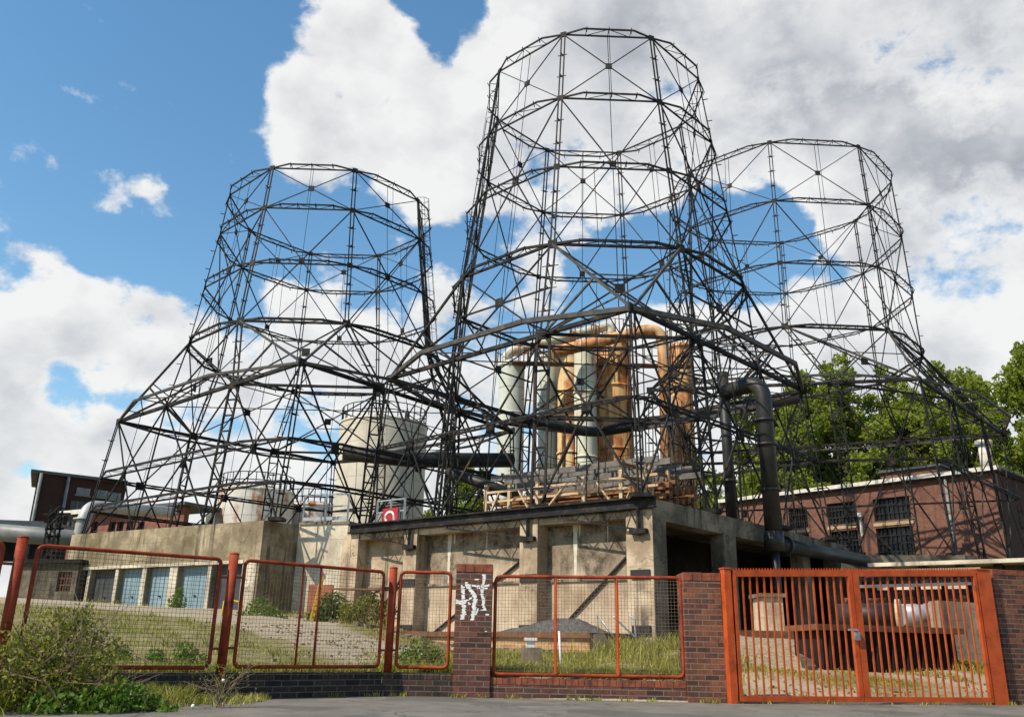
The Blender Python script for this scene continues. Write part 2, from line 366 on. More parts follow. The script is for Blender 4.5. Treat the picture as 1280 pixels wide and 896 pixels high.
def m_leaf(name, stops, trans=.35, scale=.9):
    m_, t = mat(name); p = t.worldpos()
    n = t.math('ADD', t.math('MULTIPLY', t.noise(p, scale, 3), .5), t.math('MULTIPLY', t.noise(p, 9, 3), .5))
    c_ = t.ramp(n, stops)
    b = t.n('ShaderNodeBsdfPrincipled'); b.inputs['Roughness'].default_value = .6; b.inputs['Specular IOR Level'].default_value = .25; t.l(c_, b.inputs['Base Color'])
    tr = t.n('ShaderNodeBsdfTranslucent'); t.l(t.mix(.5, c_, (.12,.2,.01)), tr.inputs[0])
    mx = t.n('ShaderNodeMixShader'); mx.inputs[0].default_value = trans; t.l(b.outputs[0], mx.inputs[1]); t.l(tr.outputs[0], mx.inputs[2])
    o = t.n('ShaderNodeOutputMaterial'); t.l(mx.outputs[0], o.inputs[0]); return m_
M['leaf'] = m_leaf('spring_tree_leaves', [(.32, (.08,.115,.012)), (.5, (.22,.27,.03)), (.66, (.37,.39,.07))], .55)
M['leaf_dark'] = m_leaf('dark_tree_leaves', [(.3, (.03,.06,.012)), (.55, (.055,.1,.018)), (.75, (.09,.15,.028))])
M['bush'] = m_leaf('bush_leaves', [(.3, (.07,.085,.012)), (.48, (.17,.175,.022)), (.6, (.27,.23,.04)), (.74, (.3,.18,.05))], .35, 3)
M['weed'] = m_leaf('weed_leaves', [(.3, (.05,.1,.012)), (.55, (.11,.19,.02)), (.8, (.17,.25,.04))], .35, 3)
M['grass'] = m_leaf('dry_and_green_grass', [(.3, (.11,.135,.016)), (.45, (.22,.22,.03)), (.57, (.36,.32,.075)), (.75, (.52,.45,.2))], .3, 1.2)
M['bark'] = m_mottle('tree_bark', [(.3, (.05,.04,.03)), (.7, (.13,.1,.075))], 5, .9, .5)
M['twig'] = m_mottle('dry_twigs', [(.3, (.13,.09,.05)), (.7, (.27,.2,.12))], 8, .9)
M['fluff'] = m_mottle('dandelion_fluff', [(.3, (.6,.6,.58)), (.7, (.75,.75,.72))], 20, .9, 0)

# ------------------------------------------------------------------ sky and sun
SUN_EL = R(47); sx, sy = -.83, -.56
sd = Vector((sx*math.cos(SUN_EL), sy*math.cos(SUN_EL), math.sin(SUN_EL))).normalized()
sun = bpy.data.lights.new('sun', 'SUN'); sun.energy = 4.7; sun.angle = R(.53); sun.color = (1, .9, .74)
suno = bpy.data.objects.new('sun', sun); col.objects.link(suno); suno.rotation_euler = sd.to_track_quat('Z', 'Y').to_euler(); suno.location = (-20, -10, 40)
def build_world():
    w = bpy.data.worlds.new('World'); sc.world = w; w.use_nodes = True; t = NT(w.node_tree)
    sky = t.n('ShaderNodeTexSky'); sky.sky_type = 'NISHITA'; sky.sun_disc = False
    sky.sun_elevation = SUN_EL; sky.sun_rotation = math.atan2(sx, sy); sky.air_density = 1.25; sky.dust_density = .15; sky.ozone_density = 1.6; sky.altitude = 50
    d = t.coord('Generated')
    nrm = t.n('ShaderNodeVectorMath', operation='NORMALIZE'); t.l(d, nrm.inputs[0]); d = nrm.outputs[0]
    def fbm(off, sc_, det=9, rough=.56, st=(1, 1, 1.35)):
        mp = t.n('ShaderNodeMapping'); mp.inputs['Location'].default_value = off; mp.inputs['Scale'].default_value = st; t.l(d, mp.inputs[0])
        return t.noise(mp.outputs[0], sc_, det, rough)
    # cloud banks and blue gaps: centre direction, radius (degrees), weight
    banks = [((450,90), 4.6, 1.1), ((470,55), 2.6, .7), ((410,165), 3.8, .9), ((560,160), 5.0, .9), ((650,80), 6.0, 1.0), ((760,110), 8.5, 1.1), ((560,215), 3.6, .7), ((700,230), 5, .7), ((960,110), 8, 1.1),
             ((1110,110), 8, 1.0), ((1250,170), 9, 1.0), ((1170,270), 5, .85), ((1110,50), 6, .8), ((1270,40), 8, .9), ((1235,330), 3.6, .6),
             ((45,372), 2.8, .72), ((150,418), 3.0, .75), ((85,400), 2.4, .5), ((10,430), 2.6, .5), ((215,440), 3.2, .7), ((320,430), 3.8, .6), ((100,520), 2.6, .4), ((20,520), 2.6, .5), ((130,570), 2.6, .4), ((370,345), 2.8, .5),
             ((440,440), 4.2, .6), ((620,400), 4.5, .7), ((500,540), 5, .5), ((700,340), 3.2, .65), ((1030,430), 4.4, .9), ((1100,410), 3.6, .75), ((1190,450), 4.2, .85), ((1010,520), 6, .7),
             ((840,440), 5, .7), ((1045,305), 1.5, .55), ((1000,345), 1.6, .5), ((850,300), 1.2, .4), ((930,250), 1.3, .35), ((40,198), 1.3, .42), ((80,208), .9, .4), ((128,238), 1.5, .5), ((187,230), 1.0, .5), ((300,560), 5, .5), ((640,600), 7, .6), ((60,610), 3.5, .5), ((250,610), 5, .5), ((900,600), 9, .7), ((1200,560), 8, .6), ((-160,400), 9, .9), ((1450,250), 12, 1), ((-100,560), 9, .7)] + [((x, 715), 5.5, .8) for x in range(-100, 1500, 200)]
    gaps = [((115,5), 3.2, .45), ((20,128), 1.8, .3), ((215,122), 1.8, .35), ((255,160), 1.6, .25), ((560,20), 3.2, 1.0), ((535,75), 1.9, .7), ((920,265), 3.0, .6), ((990,310), 4.0, .75), ((880,330), 3.6, .65), ((760,310), 3.2, .6), ((1200,395), 2.6, .9), ((1030,25), 1.5, .7), ((620,330), 3.2, .5), ((115,482), 2.6, .6), ((40,470), 2.0, .5), ((50,555), 2.8, .55), ((10,600), 2.2, .4), ((250,520), 2.4, .35), ((400,520), 2.4, .35)]
    tot = None
    for lst, sg in ((banks, 1), (gaps, -1)):
        for (px, py), rad, wt in lst:
            v = ray(px, py).normalized()
            dp = t.n('ShaderNodeVectorMath', operation='DOT_PRODUCT'); t.l(d, dp.inputs[0]); dp.inputs[1].default_value = v
            g = t.range(dp.outputs['Value'], math.cos(R(rad*1.4)), math.cos(R(rad*.15)), 0, wt*sg)
            tot = g if tot is None else t.math('ADD', tot, g)
    tot = t.math('MAXIMUM', t.math('MINIMUM', tot, 1.0), -.25)
    n1 = fbm((3.1, 1.7, .4), 6, 10, .54)
    n0 = fbm((8.1, .7, 2.4), 13, 9, .62)
    off = sd*.03                          # the same noise a little towards the sun: lit rims and grey undersides
    n2 = fbm((3.1+off.x, 1.7+off.y, .4+off.z*1.35), 6, 6, .5)
    off2 = sd*.016
    n02 = fbm((8.1+off2.x, .7+off2.y, 2.4+off2.z*1.35), 13, 9, .62)
    nz = t.math('ADD', t.math('MULTIPLY', t.math('SUBTRACT', n1, .5), 2.0), t.math('MULTIPLY', t.math('SUBTRACT', n0, .5), 1.7))
    dens = t.math('ADD', t.math('MULTIPLY', tot, .8), t.math('SUBTRACT', nz, .13))
    mask = t.range(dens, .10, .44)
    thick = t.range(dens, .3, .95)
    n1s = fbm((3.1, 1.7, .4), 6, 6, .5)
    rim = t.math('ADD', t.math('SUBTRACT', n1s, n2), t.math('MULTIPLY', t.math('SUBTRACT', n0, n02), .3))
    n3 = fbm((7.3, 2.2, 5.1), 4.2, 4, .5)
    gs = None
    for (px, py), rad, wt in [((890,110), 6.5, 1.0), ((780,60), 4.5, .5), ((1150,190), 5.5, .8), ((1240,270), 4.5, .8), ((1230,60), 6, .5), ((1130,450), 4, .6), ((660,240), 3.5, .4), ((440,170), 3.0, .35), ((60,400), 2.4, .25), ((170,470), 3.5, .3), ((330,470), 5, .35), ((30,470), 3, .3), ((600,480), 6, .4), ((40,590), 5, .5)]:
        v = ray(px, py).normalized(); dp = t.n('ShaderNodeVectorMath', operation='DOT_PRODUCT'); t.l(d, dp.inputs[0]); dp.inputs[1].default_value = v
        g = t.range(dp.outputs['Value'], math.cos(R(rad*1.5)), math.cos(R(rad*.1)), 0, wt); gs = g if gs is None else t.math('ADD', gs, g)
    grey = t.math('MULTIPLY', thick, t.math('MULTIPLY', t.math('ADD', gs, .12), t.range(n3, .3, .62, .35, 1.25)), True)
    val = t.math('ADD', t.math('SUBTRACT', .97, t.math('MULTIPLY', grey, .4)), t.math('MULTIPLY', rim, 1.25))
    val = t.math('MAXIMUM', t.math('MINIMUM', val, 1.0), .3)
    cc = t.ramp(val, [(.3, (.30,.33,.38)), (.6, (.5,.52,.56)), (.85, (.76,.77,.78)), (1, (.9,.9,.89))])
    bg1 = t.n('ShaderNodeBackground'); bg1.inputs[1].default_value = .15
    hs = t.n('ShaderNodeHueSaturation'); hs.inputs['Hue'].default_value = SKY_HUE; hs.inputs['Saturation'].default_value = SKY_SAT; hs.inputs['Value'].default_value = SKY_VAL; t.l(sky.outputs[0], hs.inputs['Color'])
    t.l(hs.outputs[0], bg1.inputs[0])
    bg2 = t.n('ShaderNodeBackground'); bg2.inputs[1].default_value = .76; t.l(cc, bg2.inputs[0])
    mx = t.n('ShaderNodeMixShader'); t.l(t.math('MULTIPLY', mask, .97), mx.inputs[0]); t.l(bg1.outputs[0], mx.inputs[1]); t.l(bg2.outputs[0], mx.inputs[2])
    o = t.n('ShaderNodeOutputWorld'); t.l(mx.outputs[0], o.inputs[0])
SKY_HUE, SKY_SAT, SKY_VAL = .492, 1.2, .84
build_world()
sc.view_settings.view_transform = 'Standard'; sc.view_settings.look = 'None'; sc.view_settings.exposure = .42; sc.view_settings.gamma = 1

# ------------------------------------------------------------------ ground
FL = [(-16, 1.6), (-9.5, 6.6), (-5.4, 9.85), (-3.48, 11.3), (-1.66, 12.98), (-.74, 12.92), (3.05, 12.68), (7.42, 13.72), (30, 19.6)]
def yF(x):
    if x <= FL[0][0]: return FL[0][1] + (x-FL[0][0])*.78
    for (a, b), (c_, d) in zip(FL, FL[1:]):
        if x <= c_: return b + (d-b)*(x-a)/(c_-a)
    return FL[-1][1]
def ss(a, b, x):
    t = min(max((x-a)/(b-a), 0), 1); return t*t*(3-2*t)
def hn(x, y): return .05*math.sin(1.7*x+.6*y)*math.sin(.9*y-.4*x) + .03*math.sin(3.1*x-2.2*y+1)
def gz(x, y):
    d = y - yF(x)
    if d <= .02: return -.012
    step = .27*(1 - ss(2.4, 3.3, x)) + .02
    sl = .05 - .028*ss(-5, -.5, x); z = step*ss(.02, .34, d) + sl*min(d, 26) + .02*max(0, -x-3)*ss(2, 12, d)
    z += .3*ss(3.4, 4.4, x)*ss(.4, 3.4, d)
    if d > 1: z += hn(x, y)*ss(1, 4, d)
    mx_ = math.exp(-((x-3.7)/1.25)**2 - ((y-20.5)/2.6)**2); z += .5*mx_
    return z - .012
def axis(parts):
    out = []
    for a, b, st in parts:
        n = max(1, int(round((b-a)/st))); out += [a+(b-a)*i/n for i in range(n)]
    return out + [parts[-1][1]]
xs = axis([(-1500,-200,260), (-200,-50,30), (-50,-12,2), (-12,10,.22), (10,60,2), (60,200,28), (200,1500,260)])
ys = axis([(-1500,-100,280), (-100,-10,15), (-10,5,1.5), (5,20,.12), (20,50,1), (50,120,7), (120,1500,276)])
g = MB(); nx = len(xs)
g.v = [Vector((x, y, gz(x, y))) for y in ys for x in xs]
for j in range(len(ys)-1):
    for i in range(nx-1):
        g.f.append((j*nx+i, j*nx+i+1, (j+1)*nx+i+1, (j+1)*nx+i)); g.sm.append(True)
tag(link('ground', g, M['ground']), kind='structure')
pv = MB(); W = [(x, yF(x)-.0) for x in (-40, -16, -9.5, -5.4, -3.48, -1.66, -.74, 3.05, 7.42, 30)]
for (a, b), (c_, d) in zip(W, W[1:]): pv.quad((a, min(b, d)-30, .004), (c_, min(b, d)-30, .004), (c_, d, .004), (a, b, .004))
tag(link('pavement', pv, M['asphalt']), kind='structure')

# ------------------------------------------------------------------ cooling tower frames
def oct_ring(cx, cy, th, rad, z):
    return [Vector((cx+rad*math.cos(R(a)+th), cy+rad*math.sin(R(a)+th), z)) for a in (-157.5, -112.5, -67.5, -22.5, 22.5, 67.5, 112.5, 157.5)]
def outn(p, q, cx, cy):
    m_ = (p+q)/2; d = Vector((q.x-p.x, q.y-p.y, 0)).normalized(); n = Vector((d.y, -d.x, 0))
    if n.dot(Vector((m_.x-cx, m_.y-cy, 0))) < 0: n = -n
    return n
def bow(mb, p, q, n, depth, wi, wo, t0=.2, lace=.05, step=1.1, clips=True):
    """horizontal girder: straight inner chord and a trapezoidal outer chord with lacing"""
    L_ = (q-p).length
    if wi: mb.bar(p, q, wi, wi*1.15)
    a, b = p.lerp(q, t0)+n*depth, p.lerp(q, 1-t0)+n*depth
    mb.bar(p, a, wo, wo*1.3); mb.bar(a, b, wo, wo*1.3); mb.bar(b, q, wo, wo*1.3)
    k = max(3, int(L_/step)); pts = []
    for i in range(k+1):
        t_ = i/k; o_ = depth*min(1, t_/t0, (1-t_)/t0); pts.append((p.lerp(q, t_), p.lerp(q, t_)+n*o_))
    for i in range(k+1):
        if 0 < i < k: mb.bar(pts[i][0], pts[i][1], lace)
        if i < k: mb.bar(pts[i][0] if i % 2 else pts[i][1], pts[i+1][1] if i % 2 else pts[i+1][0], lace)
        if clips and 0 < i < k: mb.bar(pts[i][1]-Vector((0,0,.18)), pts[i][1]+n*.1+Vector((0,0,.04)), .035)
def twin(mb, p, q, side, gap, w, step, kind='batten', clips=0, cdir=None):
    """two parallel bars with battens or ladder lacing"""
    s_ = side*gap/2; L_ = (q-p).length
    mb.bar(p-s_, q-s_, w, w, side); mb.bar(p+s_, q+s_, w, w, side)
    k = max(2, int(L_/step))
    for i in range(1, k):
        a, b = p.lerp(q, i/k), p.lerp(q, (i+1)/k)
        if kind == 'ladder':
            mb.bar(a-s_, a+s_, w*.8); 
            if i < k-1: mb.bar(a-s_ if i % 2 else a+s_, b+s_ if i % 2 else b-s_, w*.5)
        else: mb.bar(a-s_, a+s_, w*.7, w*1.6)
        if clips and cdir is not None:
            mb.bar(a-s_*2.6, a+s_*2.6, .03); mb.bar(a, a+cdir*.22, .035)
def plate(mb, c_, x, z, w, h, n, t=.03):
    x = x.normalized()*w*.38; z = z.normalized()*h*.38; n = n.normalized()*t
    mb.hexa([c_-x-z-n, c_+x-z-n, c_+x-z+n, c_-x-z+n, c_-x+z-n, c_+x+z-n, c_+x+z+n, c_-x+z+n])

class TB(MB):                               # tower steel: slender rolled sections
    def bar(self, p, q, w, h=None, up=None): MB.bar(self, p, q, w*.84, (h or w)*.84, up)
def tower(label, cx, cy, th, T, Vt, zs, zm, Vb, zb, sm_=1.0, lab_group=None, mids=None, cage=3, tch=.15, wch=.1, rich=False):
    """T: four (radius, height) chimney levels from the top; Vt/Vb skirt corners at top and base"""
    o = thing('cooling_tower_frame', (cx, cy, zb), label, 'cooling tower frame')
    k_ = sm_
    rings = [oct_ring(cx, cy, th, r, z) for r, z in T]
    Vt = [Vector((x, y, zs)) for x, y in Vt]; Vb = [Vector((x, y, zb)) for x, y in Vb]
    zms = mids or [zm]
    def corner(i, z): return Vb[i].lerp(Vt[i], (z-zb)/(zs-zb))
    # skirt points of the eight legs: two on each side of the square
    def sidept(k, z):
        sidx, f = [(0, .31), (0, .69), (1, .31), (1, .69), (2, .31), (2, .69), (3, .31), (3, .69)][k]
        return corner(sidx, z).lerp(corner((sidx+1) % 4, z), f)
    top8 = [sidept(i, zs) for i in range(8)]; bot8 = [sidept(i, zb) for i in range(8)]
    # rings of the chimney
    for lv, ring in enumerate(rings):
        mb = TB()
        for i in range(8):
            p, q = ring[i], ring[(i+1) % 8]; n = outn(p, q, cx, cy)
            bow(mb, p, q, n, .42*k_, .062*k_ if lv < 3 else .095*k_, .06*k_ if lv < 3 else .085*k_, .22, .026*k_, .8*k_)
        link('ring_girder', mb, M['steel'], o)
    # legs
    for i in range(8):
        mb = TB(); pts = [r[i] for r in rings] + [top8[i], bot8[i]]
        rad = Vector((pts[0].x-cx, pts[0].y-cy, 0)).normalized(); tan = Vector((-rad.y, rad.x, 0))
        for a, b in zip(pts[:3], pts[1:4]): twin(mb, a, b, tan, .15*k_, .058*k_, .9*k_, 'batten', 1, rad)
        twin(mb, pts[3], pts[4], tan, .24*k_, .07*k_, .9*k_, 'ladder', 1, rad)
        twin(mb, pts[4], pts[5], tan, .46*k_, .09*k_, .66*k_, 'ladder')
        plate(mb, pts[3], tan, Vector((0,0,1)), .45*k_, .42*k_, rad); plate(mb, pts[4], tan, Vector((0,0,1)), .6*k_, .5*k_, rad)
        for q in pts[:3]: plate(mb, q, tan, Vector((0,0,1)), .32*k_, .3*k_, rad)
        mb.box(pts[5].x-.3, pts[5].x+.3, pts[5].y-.3, pts[5].y+.3, zb-.02, zb+.12)
        link('leg', mb, M['steel'], o)
    # bracing of the chimney faces: a cross in the top bay, one double cross below, one down to the skirt
    for i in range(8):
        j = (i+1) % 8
        for lo, hi, w in ((1, 0, .042), (3, 1, .054)):
            mb = TB(); a, b, c_, d = rings[hi][i], rings[hi][j], rings[lo][i], rings[lo][j]
            n = outn(a, b, cx, cy); n = (n + Vector((0,0,.05))).normalized()
            mb.bar(a, d, w*k_); mb.bar(b, c_, w*k_)
            wt, wb = (b-a).length, (d-c_).length; tc = wt/(wt+wb)
            ctr = a.lerp(d, tc); plate(mb, ctr, b-a, (a+b)-(c_+d), .34*k_, .34*k_, n)
            mb.bar((a+b)/2, (c_+d)/2, .026*k_)
            if hi == 0: mb.bar((a+b)/2+n*.42*k_, rings[1][i].lerp(rings[1][j], .5)+n*.42*k_, .022*k_)
            else: mb.bar(rings[2][i].lerp(rings[2][j], .33), rings[3][i].lerp(rings[3][j], .36), .022*k_)
            link('cross_brace', mb, M['steel'], o)
        mb = TB(); a, b, c_, d = rings[3][i], rings[3][j], top8[i], top8[j]; n = outn(a, b, cx, cy)
        mb.bar(a, d, .065*k_); mb.bar(b, c_, .065*k_); ctr = a.lerp(d, .48); plate(mb, ctr, b-a, Vector((0,0,1)), .45*k_, .45*k_, n)
        mb.bar((a+b)/2, (c_+d)/2, .03*k_)
        if rich and i % 2 == 0:              # ties along the inside at half height
            e, f = a.lerp(c_, .5), b.lerp(d, .5); mb.bar(e, f, .07*k_)
        link('cross_brace', mb, M['steel'], o)
    # inner ring at skirt height and ties across it
    mb = TB()
    for i in range(8):
        mb.bar(top8[i], top8[(i+1) % 8], .09*k_, .13*k_); 
        if rich:
            for zz in zms[:1]: mb.bar(sidept(i, zz), sidept((i+1) % 8, zz), .06*k_, .08*k_)
    for i in range(4):
        if rich or i < 2: mb.bar(top8[i], top8[(i+3) % 8], .045*k_)
    link('inner_ring', mb, M['steel'], o)
    # rods hanging inside the skirt
    for i in range(8):
        for f in ((.35, .65) if rich else (.5,)):
            p = top8[i].lerp(top8[(i+1) % 8], f)
            if i % 2 and (rich or i > 3): mb = TB(); mb.bar(p, Vector((p.x, p.y, zb)), .035*k_); link('inner_rod', mb, M['steel'], o)
        a = top8[i].lerp(top8[(i+1) % 8], .5)
        if rich and i in (2, 3, 4): mb = TB(); mb.bar(a, Vector((cx+(a.x-cx)*.55, cy+(a.y-cy)*.55, zb)), .05*k_); link('inner_rod', mb, M['steel'], o)
    # roof of the skirt: braces from the chimney to each corner
    for i in range(4):
        Vc = Vt[i]; li, ri = (2*i-1) % 8, (2*i) % 8
        mb = TB()
        for t_ in (rings[3][li], rings[3][ri]): mb.bar(t_, Vc, .09*k_, .11*k_)
        mb.bar(rings[3][li].lerp(Vc, .55), top8[li], .08*k_); mb.bar(rings[3][ri].lerp(Vc, .55), top8[ri], .08*k_)
        if rich: mb.bar(top8[li], rings[3][ri].lerp(Vc, .5), .06*k_); mb.bar(top8[ri], rings[3][li].lerp(Vc, .5), .06*k_)
        mb.bar(rings[3][li].lerp(Vc, .5), rings[3][ri].lerp(Vc, .5), .05*k_)
        link('roof_brace', mb, M['grey_steel'] if i == 1 else M['steel'], o)  # front corner braces take the lighter, sunlit-toned steel
    # skirt sides
    for i in range(4):
        p, q = Vt[i], Vt[(i+1) % 4]; n = outn(p, q, cx, cy)
        mb = TB(); bow(mb, p, q, n, 0.001, tch*k_, .02, .2, .03, 3, False); link('top_chord', mb, M['steel'], o)
        mb = TB(); bow(mb, p, q, n, 1.38*k_, 0, wch*k_, .29, .05*k_, (1.7 if rich else 2.4)*k_, False); link('wind_girder', mb, M['grey_steel'], o)
        for zz in zms:
            a, b = corner(i, zz), corner((i+1) % 4, zz); mb = TB()
            bow(mb, a, b, n, .75*k_ if len(zms) > 1 else .3*k_, .075*k_, .085*k_ if len(zms) > 1 else .06*k_, .14 if len(zms) > 1 else .04, .024*k_, 1.1*k_ if len(zms) > 1 else .6*k_, False); link('middle_girder', mb, M['steel'], o)
        L0, L1 = 2*i, 2*i+1
        for (a, b, c_, d) in ((p, top8[L0], Vb[i], bot8[L0]), (top8[L0], top8[L1], bot8[L0], bot8[L1]), (top8[L1], q, bot8[L1], Vb[(i+1) % 4])):
            mb = TB(); mb.bar(a, d, .06*k_, .075*k_); mb.bar(b, c_, .06*k_, .075*k_)
            ctr = a.lerp(d, .5); plate(mb, ctr+n*.06, b-a, Vector((0,0,1)), .5*k_, .5*k_, n)
            if rich and i != 0: mb.bar((a+b)/2, (c_+d)/2, .035*k_); mb.bar(a.lerp(c_, .25), b.lerp(d, .25), .035*k_)
            elif i != 1: mb.bar((a+b)/2, (c_+d)/2, .03*k_)
            link('side_brace', mb, M['steel'], o)
        mb = TB(); tan = (q-p).normalized(); twin(mb, Vt[i], Vb[i], tan, .2*k_, .055*k_, .9, 'batten', 1, n)
        plate(mb, Vt[i], tan, Vector((0,0,1)), .5*k_, .42*k_, n)
        mb.box(Vb[i].x-.28, Vb[i].x+.28, Vb[i].y-.28, Vb[i].y+.28, zb-.02, zb+.1)
        link('corner_post', mb, M['steel'], o)
    if cage is None: return o
    # caged access ladder up one leg
    mb = TB(); pts = [r[cage] for r in rings]
    rad = Vector((pts[0].x-cx, pts[0].y-cy, 0)).normalized(); tan = Vector((-rad.y, rad.x, 0))
    for a, b in zip(pts, pts[1:]):
        a, b = a+rad*.1, b+rad*.1
        for s_ in (-.2, .2): mb.bar(a+tan*s_, b+tan*s_, .035)
        kk = int((b-a).length/.3)
        for i in range(kk): c_ = a.lerp(b, i/kk); mb.bar(c_-tan*.2, c_+tan*.2, .02)
        for i in range(0, kk, 3):
            c_ = a.lerp(b, i/kk); arc = [c_+tan*.33*math.cos(u)+rad*.5*math.sin(u) for u in (0, PI/4, PI/2, 3*PI/4, PI)]
            for e, f in zip(arc, arc[1:]): mb.bar(e, f, .022)
        for u in (PI/4, PI/2, 3*PI/4): mb.bar(a+tan*.33*math.cos(u)+rad*.5*math.sin(u), b+tan*.33*math.cos(u)+rad*.5*math.sin(u), .02)
    link('caged_ladder', mb, M['steel'], o)
    return o
def UT(S, lst): return [(r*S, (z-1.7)*S+H) for r, z in lst]
TC = tower('tallest black steel cooling tower frame standing on the concrete basin in the centre', 3.57, 34.53, .03,
      UT(1.5, [(3.2,17.79),(3.47,15.56),(3.77,13.32),(4.09,11.0)]), [(-5.02,34.27),(3.83,25.94),(12.16,34.79),(3.31,43.12)], 11.04, 8.04,
      [(-5.55,34.26),(3.84,25.41),(12.69,34.8),(3.3,43.65)], 4.9, 1.0, cage=7, tch=.15, wch=.15, rich=True)
TL = tower('left black steel cooling tower frame above the long mossy concrete wall with garage doors', -9.72, 41.32, .02,
      UT(.95, [(5.42,24.21),(5.63,21.89),(6.02,18.78),(6.38,15.69)]), [(-19.56,42.27),(-8.1,32.0),(.05,42.6),(-10.6,51.6)], 10.94, 8.06,
      [(-20.3,42.0),(-8.7,32.95),(.3,42.6),(-10.6,52.2)], 5.0, 1.0, mids=[8.06, 6.45])
TR = tower('right black steel cooling tower frame in front of the red brick hall', 16.03, 47.48, .05,
      UT(1.2, [(5.42,23.71),(5.56,20.66),(5.67,17.61),(5.76,14.65)]), [(7,42),(19.33,39.26),(28.9,49.6),(12.5,56.5)], 13.04, 9.2,
      [(6.8,41.9),(19.75,39.1),(29.3,49.6),(12.4,56.9)], 4.88, 1.0, cage=None)

# ------------------------------------------------------------------ central basin
K = (4.17, 25.38); KL = (-6.1, 33.35); KR = (13.7, 36.1)
PF, PR = Plane(K, KL), Plane(K, KR)
b = thing('concrete_basin', (4.17, 25.38, .8), 'soot-stained concrete basin building with open dark bays under the central tower', 'basin building')
ZT = 4.88; ZB = .4
fu = lambda px, py, w=0: PF.hit(px, py, w)
ru = lambda px, py, w=0: PR.hit(px, py, w)
# roof slab
mb = MB()
far = (KL[0]+KR[0]-K[0], KL[1]+KR[1]-K[1])
mb.prism([(K[0], K[1]), KR, far, KL], ZT-.32, ZT); link('roof_slab', mb, M['conc_grey'], b)
# rounded far end of slab
mb = MB(); e0 = PR.pt(PR.len-.2, .0, 0)
mb.prism([tuple((PR.pt(PR.len+u, w, 0))[:2]) for u, w in ((-.1,.03),(.9,-.1),(1.7,-.6),(2.1,-1.5),(1.6,-2.6),(-.1,-3.2))], ZT-.36, ZT-.06); link('slab_end', mb, M['conc_grey'], b)
# front: columns and recessed panels
u_e = fu(440, 700)[0]; cols_f = [(fu(815, 640)[0], fu(782, 640)[0]), (fu(672, 660)[0], fu(650, 660)[0]), (fu(521, 680)[0], fu(505, 680)[0]), (fu(447, 690)[0], fu(436, 690)[0]+.4)]
for a, c_ in cols_f:
    mb = MB(); PF.box(mb, a+.003, c_, -.8, 0, ZB, ZT-.322); link('front_column', mb, M['conc_warm'], b)
for (a0, a1), (b0, b1) in zip(cols_f, cols_f[1:]):
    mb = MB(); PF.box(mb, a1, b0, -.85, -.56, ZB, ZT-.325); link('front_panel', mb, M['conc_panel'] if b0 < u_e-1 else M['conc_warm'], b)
    mb = MB(); PF.box(mb, a1+.003, b0-.003, -.56, -.06, ZT-.52, ZT-.33); link('lintel', mb, M['conc_warm'], b)
    mb = MB(); PF.box(mb, a1+.003, b0-.003, -.56, -.5, 2.62, 2.7); link('panel_ledge', mb, M['conc_dirty'], b)
# white runs of lime down the panels
random.seed(31)
for j, (a, c_) in enumerate(((cols_f[0][1], cols_f[1][0]), (cols_f[1][1], cols_f[2][0]))):
    mb = MB()
    for f, l_, w_ in ((.62, .35, .045), (.67, 1.7, .09), (.3, .6, .025)):
        u = a+(c_-a)*(f+.1*j); z = ZT-.5; k = 7
        for i in range(k):
            w0, w1 = w_*(1-.6*i/k)*random.uniform(.7, 1.2), w_*(1-.6*(i+1)/k)
            mb.quad(PF.pt(u-w0, -.557, z-l_*i/k), PF.pt(u+w0, -.557, z-l_*i/k), PF.pt(u+w1, -.557, z-l_*(i+1)/k), PF.pt(u-w1, -.557, z-l_*(i+1)/k))
    link('lime_run', mb, M['lime'], b)
# steel edge girder with bowed brackets
mb = MB(); L0 = PF.len
for zz in (ZT+.02, ZT-.27): mb.bar(PF.pt(-.15, .09, zz), PF.pt(L0-.2, .09, zz), .17, .05)
mb.bar(PF.pt(-.15, .05, ZT-.125), PF.pt(L0-.2, .05, ZT-.125), .03, .28)
link('edge_girder', mb, M['steel'], b)
for (a0, a1), (b0, b1) in zip(cols_f, cols_f[1:]):
    mb = MB(); uA, uB = (a0+a1)/2, b1
    p = PF.pt(uA-.05, .12, 3.98)
    q = PF.pt(uA+(uB-uA)*.62, .14, ZT-.4); pe = PF.pt(uA+(uB-uA)*.62, .1, ZT-.3)
    mb.bar(p, q, .05); mb.bar(q, pe, .06)
    kk = 5
    for i in range(kk+1):
        f = i/kk; lo = p.lerp(q, f); hi = PF.pt(uA+(uB-uA)*.62*f, .1, ZT-.28)
        hi2 = PF.pt(uA+(uB-uA)*.62*min(1, (i+.5)/kk), .1, ZT-.28)
        mb.bar(lo, hi2, .025)
        if i < kk: mb.bar(hi2, p.lerp(q, (i+1)/kk), .025)
    mb.bar(p, PF.pt(uA-.05, .05, 3.92), .1); mb.bar(PF.pt(uA-.05, .12, ZT-.3), PF.pt(uA-.05, .12, 3.8), .1); PF.box(mb, uA-.3, uA+.24, .02, .18, 3.86, 4.0)
    link('wall_bracket', mb, M['steel'], b)
    # sloping bar put in as the shadow of a diagonal tie
    mb = MB(); mb.bar(PF.pt(a1+.05, -.5, 3.5), PF.pt(a1+(b0-a1)*.95, -.5, .9), .05, .06); link('wall_strut', mb, M['steel'], b)
    mb = MB(); PF.box(mb, uA-.33, uA+.3, .003, .05, 2.6, 2.85); link('fixing_plate', mb, M['pipe'], b)  # dark plate standing in for the bracket gusset's shadow on the column
    mb = MB(); PF.box(mb, uA-.3, uA+.3, .003, .05, 1.05, 1.32); link('fixing_plate', mb, M['pipe'], b)
